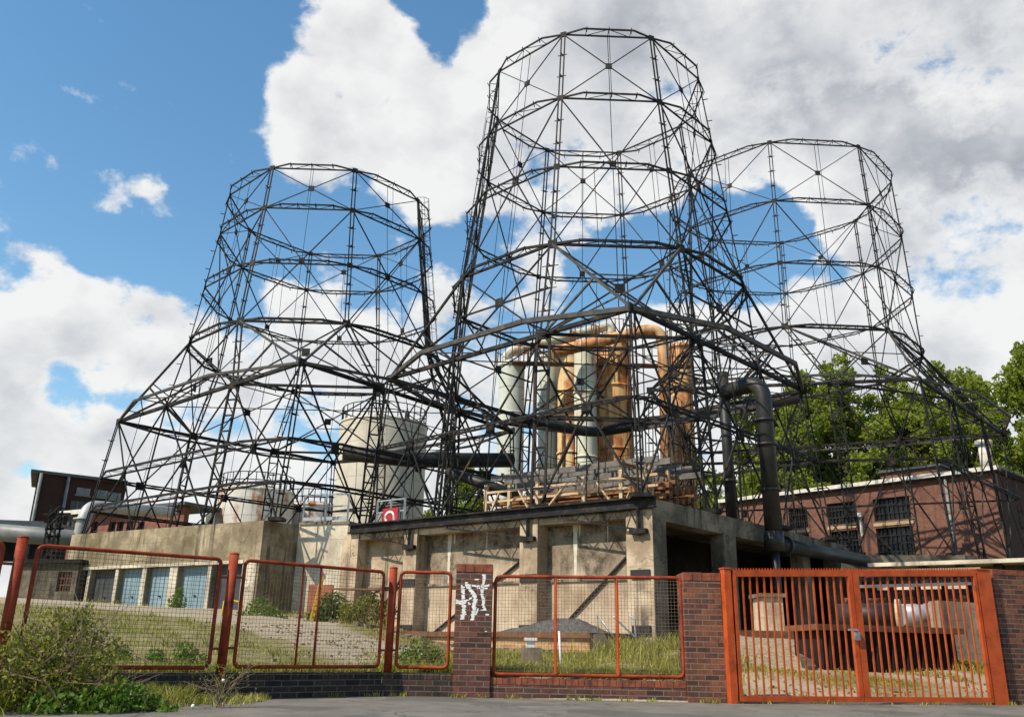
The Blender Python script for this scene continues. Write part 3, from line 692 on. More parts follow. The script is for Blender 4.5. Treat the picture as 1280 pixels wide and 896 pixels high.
# right side: open bays between columns, inner wall coloured near black for bay shade
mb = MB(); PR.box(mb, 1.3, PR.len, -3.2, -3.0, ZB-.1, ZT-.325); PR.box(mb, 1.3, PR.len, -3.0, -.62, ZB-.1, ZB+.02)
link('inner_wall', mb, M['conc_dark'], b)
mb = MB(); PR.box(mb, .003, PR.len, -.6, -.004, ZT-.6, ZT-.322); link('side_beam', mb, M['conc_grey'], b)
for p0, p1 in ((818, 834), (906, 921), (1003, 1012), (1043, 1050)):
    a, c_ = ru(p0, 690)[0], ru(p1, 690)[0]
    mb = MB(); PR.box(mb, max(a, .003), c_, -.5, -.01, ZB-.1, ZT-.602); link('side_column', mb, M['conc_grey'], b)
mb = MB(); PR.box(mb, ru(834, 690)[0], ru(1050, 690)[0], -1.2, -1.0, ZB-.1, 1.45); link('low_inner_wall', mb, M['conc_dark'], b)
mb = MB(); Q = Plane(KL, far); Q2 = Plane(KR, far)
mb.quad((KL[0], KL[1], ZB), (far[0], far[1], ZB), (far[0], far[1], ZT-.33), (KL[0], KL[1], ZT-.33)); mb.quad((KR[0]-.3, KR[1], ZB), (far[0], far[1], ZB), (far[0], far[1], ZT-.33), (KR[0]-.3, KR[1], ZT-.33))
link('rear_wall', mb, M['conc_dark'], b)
# parapet bits
# white rendered block on the left end
wb = thing('rendered_block', (-7, 34.3, 1.2), 'pale rendered concrete block between the mossy wall and the sooty basin', 'concrete block')
A_ = atz(437, 655, 5.0); B_ = atz(377, 657, 5.02)
PW = Plane((A_.x, A_.y-.15), (B_.x, B_.y-.35))
mb = MB(); PW.box(mb, .0, PW.len+.02, -3.0, 0, .6, 5.0); link('wall', mb, M['conc_white'], wb)
mb = MB(); PW.box(mb, -.05, PW.len, -3.0, .05, 5.002, 5.1); link('coping', mb, M['conc_grey'], wb)
mb = MB(); PW.box(mb, .45, 1.5, .002, .03, 1.2, 2.75); link('door', mb, m_mottle('brown_red_door', [(.3,(.16,.05,.025)),(.7,(.3,.1,.05))], 2), wb)

def railing(name, pl, u0, u1, w, z, n, label, h=1.1, mesh=False):
    o = thing(name, pl.pt((u0+u1)/2, w, z), label, 'railing')
    for i in range(n):
        u = u0+(u1-u0)*i/(n-1); mb = MB(); mb.bar(pl.pt(u, w, z), pl.pt(u, w, z+h), .07); link('post', mb, M['galv'], o)
    for hh in (h-.03, h*.55, .14):
        mb = MB(); mb.bar(pl.pt(u0, w, z+hh), pl.pt(u1, w, z+hh), .05, .05 if hh > .3 else .14); link('rail', mb, M['galv'], o)
    return o
railing('railing', PW, .15, PW.len-.05, -.12, 5.1, 3, 'galvanised railing on top of the pale rendered block')
u1 = fu(505, 650, -.9)[0]; railing('railing', PF, u1, PF.len-.6, -.9, ZT, 3, 'galvanised railing along the basin edge behind the red sign', 1.05)
sg = thing('hose_sign', PF.pt(fu(488, 645, -.8)[0], -.8, ZT), 'red square sign with a white curved hose symbol on the basin edge', 'sign')
uc = fu(488, 645, -.82)[0]
mb = MB(); PF.box(mb, uc-.4, uc+.4, -.84, -.8, ZT-.1, ZT+.7); link('plate', mb, M['red_sign'], sg)
mb = MB()
arc = [(uc-.25, ZT+.02), (uc-.23, ZT+.2)] + [(uc+.02+.23*math.cos(a), ZT+.36+.2*math.sin(a)) for a in [R(x) for x in range(180, -70, -20)]]
for (a, z0), (c_, z1) in zip(arc, arc[1:]): mb.bar(PF.pt(a, -.79, z0), PF.pt(c_, -.79, z1), .02, .075)
link('symbol', mb, M['white_paint'], sg)

# brick ledge and rail in front of the basin
e1, e0 = aty(737, 790, 23.2), aty(395, 772, 31.0)
PLd = Plane(e1[:2], e0[:2])
ld = thing('brick_ledge', e1, 'crumbling orange brick ledge with a rusty steel edge along the basin foot', 'ledge')
mb = MB(); PLd.box(mb, 0, PLd.len, -2.2, 0, .5, e1.z-.14); link('brickwork', mb, M['brick_ledge'], ld)
mb = MB(); PLd.box(mb, -.1, PLd.len, -2.2, .1, e1.z-.138, e1.z); link('edge_beam', mb, M['rustplate'], ld)
# gravel heap
mb = MB(); hc = PLd.pt(1.9, -.75, e1.z); n_ = 26; m2 = 9
random.seed(4)
for ring in range(m2+1):
    for k in range(n_):
        f = ring/m2; a = 2*PI*k/n_; r_ = f*(1+.08*math.sin(3*a+1)); u = math.cos(a)*2.0*r_; w = math.sin(a)*.72*r_
        h = .36*max(0, 1-f)**1.05 + .2*math.exp(-((u+1.0)/.6)**2)*max(0, 1-f*f) + (.035*random.uniform(-1, 1) if f < 1 else 0)
        mb.v.append(PLd.pt(1.9+u, -.95+w, e1.z+.002+h))
for ring in range(m2):
    for k in range(n_): mb.f.append((ring*n_+k, ring*n_+(k+1) % n_, (ring+1)*n_+(k+1) % n_, (ring+1)*n_+k)); mb.sm.append(True)
solo('gravel_heap', mb, M['gravel_heap'], 'low heap of dark grey gravel on the brick ledge against the basin wall', 'gravel heap')

# ------------------------------------------------------------------ left basin wall with garages
LC = atz(330, 650, 5.0); LW = atz(90, 668, 5.0); LS = atz(379, 657, 5.0)
PG = Plane(LC[:2], LW[:2]); PS = Plane(LC[:2], LS[:2])
gb = thing('garage_wall', (LC.x, LC.y, 1.4), 'long mossy concrete basin wall with blue and dark garage doors', 'basin wall')
drs = [(263, 303, 'd'), (221, 259, 'b'), (182, 211, 'b'), (147, 177, 'b'), (112, 143, 'd'), (96, 109, 'd')]
holes = []; ztop = PG.hit(221, 708)[1]
for a, c_, k in drs: holes.append((PG.hit(c_, 730)[0], PG.hit(a, 730)[0], 0.9, ztop))
mb = MB(); PG.walls(mb, 0, PG.len, -.4, 0, .8, 5.0, holes); link('wall', mb, M['conc_moss'], gb)
mb = MB(); PS.box(mb, .02, PS.len+3, -.4, 0, .8, 4.997); link('end_wall', mb, M['conc_moss'], gb)
mb = MB(); mb.prism([(LC.x-.3, LC.y+.5), tuple((PS.pt(PS.len+7, -.3, 0))[:2]), (LW.x+5, LW.y+10), (LW.x+.2, LW.y+.5)], 4.5, 4.8); link('roof_slab', mb, M['conc_grey'], gb)
mb = MB()
for a, c_ in ((302, 319), (259, 263), (211, 221), (177, 182), (143, 147), (109, 112)):
    PG.box(mb, PG.hit(c_, 730)[0]+.0, PG.hit(a, 730)[0], .002, .05, 1.2, ztop+.12)
PG.box(mb, holes[0][0]-.0, holes[-1][1], .052, .1, ztop+.02, ztop+.14)
link('pilasters', mb, M['conc_white'], gb)
for (u0, u1, z0, z1), (_, _, k) in zip(holes, drs):
    mb = MB(); PG.box(mb, u0, u1, -.3, -.22, z0, z1)
    nb = 5
    for i in range(1, nb): u = u0+(u1-u0)*i/nb; PG.box(mb, u-.012, u+.012, -.22, -.205, z0, z1)
    d_ = link('garage_door', mb, M['blue_door'] if k == 'b' else M['dark_door'], gb)
    d_['label'] = 'faded blue-grey garage door' if k == 'b' else 'dark grey garage door'
    mb = MB(); PG.box(mb, (u0+u1)/2-.06, (u0+u1)/2+.06, -.2, -.16, 2.3, 2.34); link('handle', mb, M['steel'], d_)
# low grey shed further left with a barred window
q0, q1 = aty(100, 700, 38.0), aty(28, 705, 38.6)
PSh = Plane(q0[:2], q1[:2])
sh = thing('concrete_shed', (q0.x-2, q0.y, 1.8), 'low grey concrete shed with one barred window left of the garage doors', 'shed')
u0, z1 = PSh.hit(91, 714); u1, z0 = PSh.hit(69, 739); zt_ = PSh.hit(80, 704)[1]
mb = MB(); PSh.walls(mb, 0, PSh.len, -.3, 0, 1.0, zt_, [(u0, u1, z0, z1)]); PSh.box(mb, 0, .3, -4, -.3, 1.0, zt_); link('wall', mb, M['conc_grey'], sh)
mb = MB(); PSh.box(mb, -.2, PSh.len+.2, -4.2, .2, zt_+.002, zt_+.16); link('roof', mb, M['conc_dark'], sh)
mb = MB(); PSh.box(mb, u0, u1, -.22, -.2, z0, z1); w_ = link('window', mb, M['glass'], sh)
mb = MB()
for i in range(6): u = u0+(u1-u0)*i/5; mb.bar(PSh.pt(u, -.1, z0), PSh.pt(u, -.1, z1), .05)
for i in range(4): z = z0+(z1-z0)*i/3; mb.bar(PSh.pt(u0, -.1, z), PSh.pt(u1, -.1, z), .05)
link('bars', mb, M['rustplate'], w_)

# ------------------------------------------------------------------ fence
def fillet(a, b, c_, d, r, n=5):
    """rounded rectangle loop through four corners"""
    P4 = [Vector(a), Vector(b), Vector(c_), Vector(d)]; out = []
    for i in range(4):
        p, q, s_ = P4[i-1], P4[i], P4[(i+1) % 4]; u = (p-q).normalized(); v = (s_-q).normalized()
        for k in range(n+1):
            t_ = k/n; x, y = q+u*r, q+v*r
            out.append(x*(1-t_)**2 + q*2*t_*(1-t_) + y*t_*t_)
    return out
def fence_panel(p0, p1, z0, z1, label, ups=(), um='tube', brack=True, zz=None):
    o = thing('mesh_fence', ((p0[0]+p1[0])/2, (p0[1]+p1[1])/2, z0), label, 'mesh fence', None)
    A, B = Vector((*p0, 0)), Vector((*p1, 0)); za0, zb0, za1, zb1 = zz or (z0, z0, z1, z1)
    P = lambda f, g_: A.lerp(B, f) + Vector((0, 0, (za0+(zb0-za0)*f)*(1-g_) + (za1+(zb1-za1)*f)*g_))
    mb = MB(); loop = fillet(P(0,0), P(1,0), P(1,1), P(0,1), .085, 6); mb.tube(loop, .024, 8, closed=True); link('frame', mb, M['red_paint'], o)
    L_ = (B-A).length; mb = MB(); n = int(L_/.047); k = int((z1-z0)/.047); d = (B-A).normalized(); nn = Vector((-d.y, d.x, 0))*.004
    for i in range(1, n): mb.bar(P(i/n, .012)+nn, P(i/n, .988)+nn, .0037)
    for i in range(1, k): mb.bar(P(.008, i/k)-nn, P(.992, i/k)-nn, .0037)
    link('wire_mesh', mb, M['wire'], o)
    for f in ups:
        mb = MB()
        if um == 'tube': mb.tube([P(f, .005), P(f, .995)], .016, 7)
        else: mb.bar(P(f, .012), P(f, .99), .075, .02, None)
        link('upright', mb, M['red_paint'] if um == 'tube' else M['orange_paint'], o)
    if brack:
        for f, sgn in ((0, -1), (1, 1)):
            for g_ in (.17, .83):
                mb = MB(); mb.bar(P(f, g_), P(f, g_)+d*sgn*.12, .03); link('bracket', mb, M['rustplate'], o)
    return o
POST = [(-5.40, 9.85), (-3.48, 11.3), (-1.66, 12.98)]
po = None
plabels = ['rust-red tubular fence post beside the leafy bush, leaning outermost at the left', 'rust-red tubular fence post between the two wide wire mesh panels', 'rust-red tubular fence post beside the narrow wire mesh panel']
for i, (x, y) in enumerate(POST):
    if po is None:
        po = thing('fence_post', (x, y, .2), plabels[0], 'fence post', 'rust-red fence posts')
        mb = MB(); mb.tube([(x, y, .2), (x, y, 1.73)], .058, 14); mb.sm[-1] = False; link('pole', mb, M['red_paint'], po)
        mb = MB(); mb.lathe(x, y, [(.0, 1.752), (.04, 1.748), (.062, 1.735), (.062, 1.728)], 14); link('cap', mb, M['red_paint'], po)
    else:
        dup(po, (x, y, .2), 0, 1, plabels[i])
def between(a, b, fa, fb):
    return tuple(a[i]+(b[i]-a[i])*fa for i in (0, 1)), tuple(a[i]+(b[i]-a[i])*fb for i in (0, 1))
fence_panel(*between((-7.4, 8.3), POST[0], .05, .93), .36, 1.66, 'wire mesh fence panel running out of frame behind the leafy bush')
fence_panel(*between(POST[0], POST[1], .07, .935), .37, 1.655, 'wide wire mesh fence panel in front of the blue garage doors')
fence_panel(*between(POST[1], POST[2], .065, .935), .38, 1.665, 'wide wire mesh fence panel with two thin uprights in front of the pale block', (.395, .52))
fence_panel((-1.55, 13.0), (-.82, 12.97), .38, 1.68, 'narrow wire mesh fence panel left of the graffiti pillar')
q0, q1, q2, q3 = aty(617, 842, 12.95), aty(857, 846, 12.88), aty(617, 720, 12.95), aty(853, 722, 12.88)
fence_panel((q0.x, 12.95), (q1.x-.02, 12.88), q0.z, q2.z, 'wire mesh fence panel with two flat orange uprights between the brick pillars', (.325, .655), 'flat', False, (q0.z, q1.z, q2.z, q3.z))

# brick pillars and walls
def pillar(x0, x1, y0, y1, z1, label, mname, ang=0):
    o = thing('brick_pillar', ((x0+x1)/2, (y0+y1)/2, 0), label, 'brick pillar')
    mb = MB(); mb.box(x0, x1, y0, y1, 0, z1-.11)
    link('brickwork', mb, M[mname], o)
    mb = MB(); n = 4
    for i in range(n):
        w = (x1-x0+.012)/n; mb.box(x0-.006+w*i+.004, x0-.006+w*(i+1)-.004, y0-.006, y1+.006, z1-.108, z1+random.uniform(-.004, .004))
    mb.box(x0+.002, x1-.002, y0+.002, y1-.002, z1-.109, z1-.012)
    link('capping', mb, M['brick_cap'], o)
    return o
M['brick_cap'] = m_mottle('orange_capping_bricks', [(.3, (.07,.028,.02)), (.48, (.18,.05,.026)), (.7, (.28,.08,.034))], 9, .85, .4)
random.seed(5)
p1o = pillar(-.74, -.22, 12.88, 13.4, 1.80, 'dark red brick pillar with white painted graffiti', 'brick_pillar')
pillar(2.5, 3.02, 12.7, 13.22, 1.73, 'red brick pillar between the mesh fence and the orange gate', 'brick_gate')
# graffiti strokes: brushed white paint that misses the mortar joints
gf = MB(); random.seed(8)
strokes = [([(170,310),(180,390),(190,470),(188,540),(190,620),(178,680)], 46), ([(95,455),(150,480),(240,455),(270,430)], 24), ([(318,215),(322,230)], 52),
           ([(208,265),(245,335),(292,390),(312,450),(296,510),(300,570),(288,640),(280,690)], 48), ([(392,170),(396,240),(380,285),(374,390),(392,450),(396,520),(415,570)], 36),
           ([(250,292),(320,300),(440,292),(470,268)], 20), ([(330,322),(440,322)], 16), ([(378,572),(462,572)], 44), ([(430,620),(450,622)], 30), ([(100,492),(185,505)], 30),
           ([(340,560),(310,640)], 20), ([(425,808),(436,806)], 34), ([(165,300),(168,330)], 18), ([(240,490),(262,520)], 26)]
q_ = 0
for pts, wd in strokes:
    for (ax, ay), (bx, by) in zip(pts, pts[1:]):
        n_ = max(2, int(math.hypot(bx-ax, by-ay)/9))
        for i in range(n_):
            f = i/n_; X = ax+(bx-ax)*f+random.uniform(-5, 5); Y = ay+(by-ay)*f+random.uniform(-3, 3)
            w = wd*.52*random.uniform(.6, 1.1)
            zc = 1.80-(Y-48)*.001215; fr = (zc % .0725)/.0725
            if fr < .07 or fr > .96 or random.random() < .07: continue
            h = max(.005, min(10*.001215, .0725*min(fr, 1.02-fr)))
            P5 = [(-1, -.8), (-.35, -1), (.5, -.9), (1, -.3), (.85, .8), (.1, 1), (-.8, .9)]
            q_ += 1; gf.poly([(min(-.226, max(-.734, -.74+(X-100)*.52/380+w*.00137*u*random.uniform(.75, 1.2))), 12.8775-(q_ % 9)*.00022, zc+h*v) for u, v in P5])
link('graffiti', gf, M['white_paint'], p1o)
def low_wall(pts, z0, z1, th, mname, label, topm=None):
    o = thing('low_wall', (pts[0][0], pts[0][1], 0), label, 'wall')
    mb = MB(); mt = MB()
    for (a, b_) in zip(pts, pts[1:]):
        pl = Plane(a, b_); pl.box(mb, 0, pl.len, -th, 0, z0, z1-.085)
        k = int(pl.len/.085); w = pl.len/k
        for i in range(k): pl.box(mt, i*w+.004, (i+1)*w-.004, -th, .004, z1-.083, z1+random.uniform(-.005, .005))
        pl.box(mt, 0, pl.len, -th+.004, -.004, z1-.0845, z1-.012)
    link('brickwork', mb, M[mname], o); link('capping', mt, M[topm or mname], o); return o
low_wall([(-1.72, 12.86), (-3.55, 11.18), (-5.46, 9.72), (-9.5, 6.5)], -.02, .31, .3, 'brick_black', 'sooty black brick wall under the left fence panels')
low_wall([(-.745, 12.9), (-1.715, 12.87)], -.02, .305, .3, 'brick_black_front', 'short sooty brick wall under the narrow fence panel')
low_wall([(2.495, 12.8), (-.215, 12.92)], -.02, .265, .3, 'brick_pillar', 'low red brick wall under the fence panel between the pillars', 'brick_cap2' if 'brick_cap2' in M else 'brick_cap')
# right gate wall
rw = thing('gate_wall', (7.7, 13.9, 0), 'red brick wall at the right end of the orange gate', 'brick wall')
PRW = Plane((7.50, 13.78), (11.5, 14.85))
mb = MB(); PRW.box(mb, 0, 4.1, -.4, 0, -.02, 1.88); link('brickwork', mb, M['brick_gate'], rw)
mb = MB()
for i in range(34): PRW.box(mb, i*.12+.004, (i+1)*.12-.004, -.404, .004, 1.882, 1.96+random.uniform(-.006, .006))
link('capping', mb, M['brick_cap'], rw)

# ------------------------------------------------------------------ orange gate
GP = Plane((3.05, 12.62), (7.42, 13.70)); GL = GP.len
def gate_post(u0, u1, z1, label):
    o = thing('gate_post', GP.pt((u0+u1)/2, 0, 0), label, 'gate post')
    mb = MB(); GP.box(mb, u0, u1, -.1, .03, -.01, z1); link('column', mb, M['orange_paint'], o)
    mb = MB(); GP.box(mb, u0-.01, u1+.01, -.11, .04, z1+.002, z1+.02); link('cap', mb, M['orange_paint'], o)
gate_post(.0, .1, 1.78, 'slim orange gate post beside the brick pillar')
gate_post(GL-.26, GL-.02, 1.93, 'broad orange gate post beside the right brick wall')
um = GP.hit(1070, 780)[0]
def leaf(u0, u1, zl, zr, nb, label, stile):
    o = thing('gate_leaf', GP.pt((u0+u1)/2, 0, .05), label, 'gate leaf')
    zt = lambda u: zl+(zr-zl)*(u-u0)/(u1-u0)
    mb = MB(); P = GP.pt
    def rail(z0f, z1f):
        mb.hexa([P(u0,.03,z0f(u0)),P(u1,.03,z0f(u1)),P(u1,-.03,z0f(u1)),P(u0,-.03,z0f(u0)),P(u0,.03,z1f(u0)),P(u1,.03,z1f(u1)),P(u1,-.03,z1f(u1)),P(u0,-.03,z1f(u0))])
    rail(lambda u: zt(u)-.085, zt); rail(lambda u: .035, lambda u: .105)
    wl, wr = stile
    GP.box(mb, u0, u0+wl, -.032, .032, .1, zt(u0)-.01); GP.box(mb, u1-wr, u1, -.032, .032, .1, zt(u1)-.01)
    link('frame', mb, M['orange_paint'], o)
    for i in range(1, nb+1):
        u = u0+wl+(u1-wr-u0-wl)*i/(nb+1); mb = MB(); mb.bar(P(u, 0, .1), P(u, 0, zt(u)-.08), .022, .022, GP.d); link('bar', mb, M['orange_paint'], o)
    mb = MB(); k = int((u1-u0)/.045)
    for i in range(k):
        u = u0+(u1-u0)*(i+.5)/k; z = zt(u)
        mb.quad(P(u-.02, .004, z-.005), P(u+.02, .004, z-.005), P(u+.004, .004, z+.035), P(u-.004, .004, z+.035))
        mb.quad(P(u+.02, -.004, z-.005), P(u-.02, -.004, z-.005), P(u-.004, -.004, z+.035), P(u+.004, -.004, z+.035))
    link('spike_strip', mb, M['orange_paint'], o); return o
zu = lambda u: 1.76+.17*u/GL
g1 = leaf(.135, um-.005, zu(.13), zu(um), 15, 'left orange barred gate leaf with the lock', (.045, .07))
g2 = leaf(um+.005, GL-.28, zu(um), zu(GL-.28), 15, 'right orange barred gate leaf', (.1, .05))
mb = MB(); GP.box(mb, um-.07, um+.01, .034, .06, .86, .97); mb.bar(GP.pt(um-.2, .1, 1.0), GP.pt(um-.06, .1, 1.0), .025); mb.bar(GP.pt(um-.06, .03, 1.0), GP.pt(um-.06, .11, 1.0), .025)
link('lock', mb, M['galv'], g1)

# ------------------------------------------------------------------ pipes by the central basin
def arcpath(pts, r, n=8):
    out = [Vector(pts[0])]
    for a, b_, c_ in zip(pts, pts[1:], pts[2:]):
        a, b_, c_ = Vector(a), Vector(b_), Vector(c_); u = (a-b_).normalized(); v = (c_-b_).normalized(); rr = min(r, (a-b_).length*.49, (c_-b_).length*.49)
        x, y = b_+u*rr, b_+v*rr
        for k in range(n+1): t_ = k/n; out.append(x*(1-t_)**2 + b_*2*t_*(1-t_) + y*t_*t_)
    out.append(Vector(pts[-1])); return out
def flange(mb, p, d, r, t=.06):
    d = Vector(d).normalized(); mb.tube([Vector(p)-d*t, Vector(p)+d*t], r, 18)
uA, zA = PR.hit(968, 680, .55); pB = PR.pt(uA, .55, 0)
pT = aty(939, 467, pB.y)
up2 = PR.hit(914, 640, -1.0)[0]; pC = PR.pt(up2, -1.0, 0)
hp = thing('swan_neck_pipe', (pB.x, pB.y, 0), 'thick dark swan-neck pipe rising in front of the basin edge', 'pipe')
ztop = pT.z-.25
mb = MB(); mb.tube(arcpath([(pB.x, pB.y, zA+.3), (pB.x, pB.y, ztop), (pC.x, pC.y, ztop-.2)], 1.5, 12), .29, 20); link('riser', mb, M['pipe'], hp)
mb = MB()
for z in (6.0, 7.6, ztop-1.5): flange(mb, (pB.x, pB.y, z), (0,0,1), .37, .045)
link('flange', mb, M['pipe'], hp)
mb = MB(); mb.tube([(pC.x, pC.y, ZT), (pC.x, pC.y, ztop+.6)], .19, 18); flange(mb, (pC.x, pC.y, ZT+1.6), (0,0,1), .26); flange(mb, (pC.x, pC.y, ZT+.06), (0,0,1), .55, .05); link('standpipe', mb, M['pipe'], hp)
mb = MB(); mb.tube([(pB.x, pB.y, gz(pB.x, pB.y)), (pB.x, pB.y, zA+.32)], .14, 14); link('support_leg', mb, M['pipe'], hp)
mb = MB(); mb.tube([(pB.x, pB.y, zA+.42), (pB.x, pB.y, zA-.25)], .34, 20); link('sleeve', mb, M['pipe'], hp)
hz = MB(); pe = PR.pt(PR.hit(1082, 700, .55)[0], .55, 0); zE = PR.hit(1082, 701, .55)[1]
hz.tube([(pB.x, pB.y, zA+.02), (pe.x, pe.y, zE)], .25, 20); dd = Vector((pe.x-pB.x, pe.y-pB.y, zE-zA)).normalized(); flange(hz, Vector((pB.x, pB.y, zA))+dd*.75, dd, .36, .05)
link('outlet_pipe', hz, M['pipe'], hp)
mb = MB(); mb.tube([Vector((pe.x, pe.y, zE))-dd*.05, Vector((pe.x, pe.y, zE))+dd*.7], .252, 20); link('rusty_end', mb, M['pipe_rust'], hp)

# dark water mains slung through the tower skirts
def main_pipe(pts, r, label, mname='pipe', bend=.8):
    mb = MB(); mb.tube(arcpath(pts, bend), r, 16)
    o = solo('water_main', mb, M[mname], label, 'pipe'); return o
main_pipe([aty(430, 566, 40), aty(520, 575, 40), aty(640, 575, 42)], .36, 'short fat dark water main crossing in front of the big white tank')
main_pipe([aty(640, 520, 40.5), aty(740, 541, 42.5), aty(860, 522, 41.5), aty(1000, 497, 38)], .26, 'long dark water main bending round behind the central tower frame')
main_pipe([aty(560, 590, 37), aty(645, 618, 36)], .22, 'low dark water main beside the timber frame')

# timber frame of the cooling packing on the basin
tf = thing('timber_packing_frame', PF.pt(3, -2, ZT), 'bleached timber frame with brown boards on top of the central basin', 'timber frame')
wpl = -2.2
ups = [fu(p_, 620, wpl)[0] for p_ in (806, 777, 730, 672, 637, 608)]
zt1 = ZT+1.35
for i, u in enumerate(ups):
    mb = MB(); PF.box(mb, u-.06, u+.06, wpl-.06, wpl+.06, ZT, zt1 + (.1 if i % 2 else 0)); link('post', mb, M['wood_light'], tf)
    if i:
        mb = MB(); u2 = ups[i-1]; a, b_ = (u, u2) if i % 2 else (u2, u)
        mb.bar(PF.pt(a-(a-b_)*.1, wpl+.08, ZT+.1), PF.pt(a-(a-b_)*.62, wpl+.08, zt1-.25), .09, .05); link('diagonal', mb, M['wood_light'], tf)
for z in (zt1-.2, zt1-.55):
    mb = MB(); mb.bar(PF.pt(ups[0]-.5, wpl+.02, z), PF.pt(ups[-1]+.1, wpl+.02, z), .06, .08); link('rail', mb, M['wood_light'], tf)
for j in range(6):
    mb = MB(); w = wpl-.5-.45*j; z0 = ZT+.15+.13*(j % 3)
    for zz in range(3): PF.box(mb, ups[0]-.4, ups[-1]-.1*j, w-.2, w+.02, z0+.3*zz, z0+.3*zz+.19)
    link('board', mb, M['wood_brown'], tf)
for j in range(5):
    mb = MB(); w = wpl+.1-.8*j; mb.bar(PF.pt(ups[0]-.6, w, zt1+.28+.07*(j % 2)), PF.pt(ups[-1]-.3, w, zt1+.28), .08, .2)
    for k in range(8): u = ups[0]+(ups[-1]-ups[0])*(k+.17*j)/8; PF.box(mb, u-.025, u+.025, w-.06, w+.08, zt1+.2, zt1+.44)
    link('trough_board', mb, M['wood_grey'], tf)
rp = MB()
for j, (px, py) in enumerate(((836, 632), (815, 630))):
    u, z = ru(px, py, -1.6); PR.box(rp, u-.06, u+.06, -1.66, -1.54, ZT, zt1+.2)
link('post', rp, M['wood_light'], tf)
mb = MB(); a = ru(800, 630, -1.6)[0]; c_ = ru(850, 630, -1.6)[0]
for z in (zt1, zt1-.4): mb.bar(PR.pt(a-1, -1.6, z), PR.pt(c_, -1.6, z), .06, .09)
PR.box(mb, a, c_-.3, -2.0, -1.8, ZT+.1, ZT+.5); PR.box(mb, a, c_-.3, -2.0, -1.8, ZT+.6, ZT+.9)
link('rail', mb, M['wood_brown'], tf)

# ------------------------------------------------------------------ tanks and columns behind
def column(px, pyt, wpx, y, mname, label, zb=2.0, cone=True):
    p = aty(px, pyt, y); dep = y*math.cos(PIT)+(p.z-H)*math.sin(PIT); r = wpx/2*dep/FOC
    pm = aty(px, 560, y); x = p.x
    o = thing('scrubber_column', (x, y, zb), label, 'process column')
    mb = MB(); mb.lathe(x, y, [(r, zb), (r, p.z-.15), (r*.97, p.z)] + ([(r*.6, p.z+r*.22), (.01, p.z+r*.3)] if cone else [(.01, p.z+.02)]), 40); link('shell', mb, M[mname], o)
    for z in (p.z-.2, p.z-3.4, p.z-7.5):
        mb = MB(); mb.lathe(x, y, [(r, z-.06), (r+.07, z-.06), (r+.07, z+.06), (r, z+.06)], 40); link('stiffening_ring', mb, M[mname], o)
    mb = MB(); zt = p.z
    for k in range(16):
        t_ = 2*PI*k/16; mb.bar((x+(r+.25)*math.cos(t_), y+(r+.25)*math.sin(t_), zt-.1), (x+(r+.25)*math.cos(t_), y+(r+.25)*math.sin(t_), zt+.95), .05)
    for hz_ in (.93,): mb.tube([(x+(r+.25)*math.cos(2*PI*k/20), y+(r+.25)*math.sin(2*PI*k/20), zt+hz_) for k in range(20)], .028, 5, closed=True)
    link('handrail', mb, M['rustplate'], o)
    return x, p.z, r
cA = column(640, 455, 32, 54, 'col_silver', 'grey-green process column, leftmost of the row behind the central tower')
cB = column(686, 445, 25, 56, 'col_silver', 'slim grey-green process column half hidden behind a lattice leg')
cC = column(713, 430, 32, 55, 'col_rust2', 'flaking orange process column close behind the pale green one')
cD = column(731, 428, 27, 52.5, 'col_green', 'pale green process column between two rusty orange columns')
cE = column(766, 424, 44, 54, 'col_rust', 'wide rusty orange process column with a dark patch at its top')
cF = column(850, 432, 26, 57, 'col_rust', 'rusty brown process column at the right end of the row', cone=False)
def ovpipe(pts, r, mname, label):
    mb = MB(); pth = arcpath(pts, 1.3, 8); mb.tube(pth, r, 16)
    o = solo('overhead_pipe', mb, M[mname], label, 'pipe'); return o
pA, pB2, pC2 = aty(690, 441, 51), aty(828, 408, 51), aty(828, 600, 51)
ovpipe([pA, pB2, (pB2.x, 51, 3.0)], .37, 'pipe_orange', 'rusty orange pipe crossing above the columns and dropping down at the right')
pA, pB2 = aty(634, 441, 54), aty(764, 406, 54)
ovpipe([(pA.x, 54, cA[1]-.2), (pA.x, 54, pA.z), pB2, (pB2.x, 54, cE[1]-.1)], .33, 'col_green', 'pale overhead pipe linking the grey column to the wide rusty column')
# catwalk between columns
cw = thing('catwalk', (8, 52.5, 0), 'narrow railed catwalk along the tops of the process columns', 'catwalk')
a, b_ = aty(640, 460, 53), aty(862, 445, 53); b_.z = a.z = (a.z+b_.z)/2-.2
mb = MB(); mb.bar(a, b_, .8, .08); link('deck', mb, M['rustplate'], cw)
mb = MB()
for k in range(24): p = a.lerp(b_, k/23); mb.bar(p+Vector((0,-.4,0)), p+Vector((0,-.4,1.1)), .05)
for h in (.55, 1.1): mb.bar(a+Vector((0,-.4,h)), b_+Vector((0,-.4,h)), .05)
link('handrail', mb, M['rustplate'], cw)
mb = MB()
for k in (3, 10, 15, 20): p = a.lerp(b_, k/23); mb.bar((p.x, p.y, 1.5), p, .2)
link('support', mb, M['rustplate'], cw)

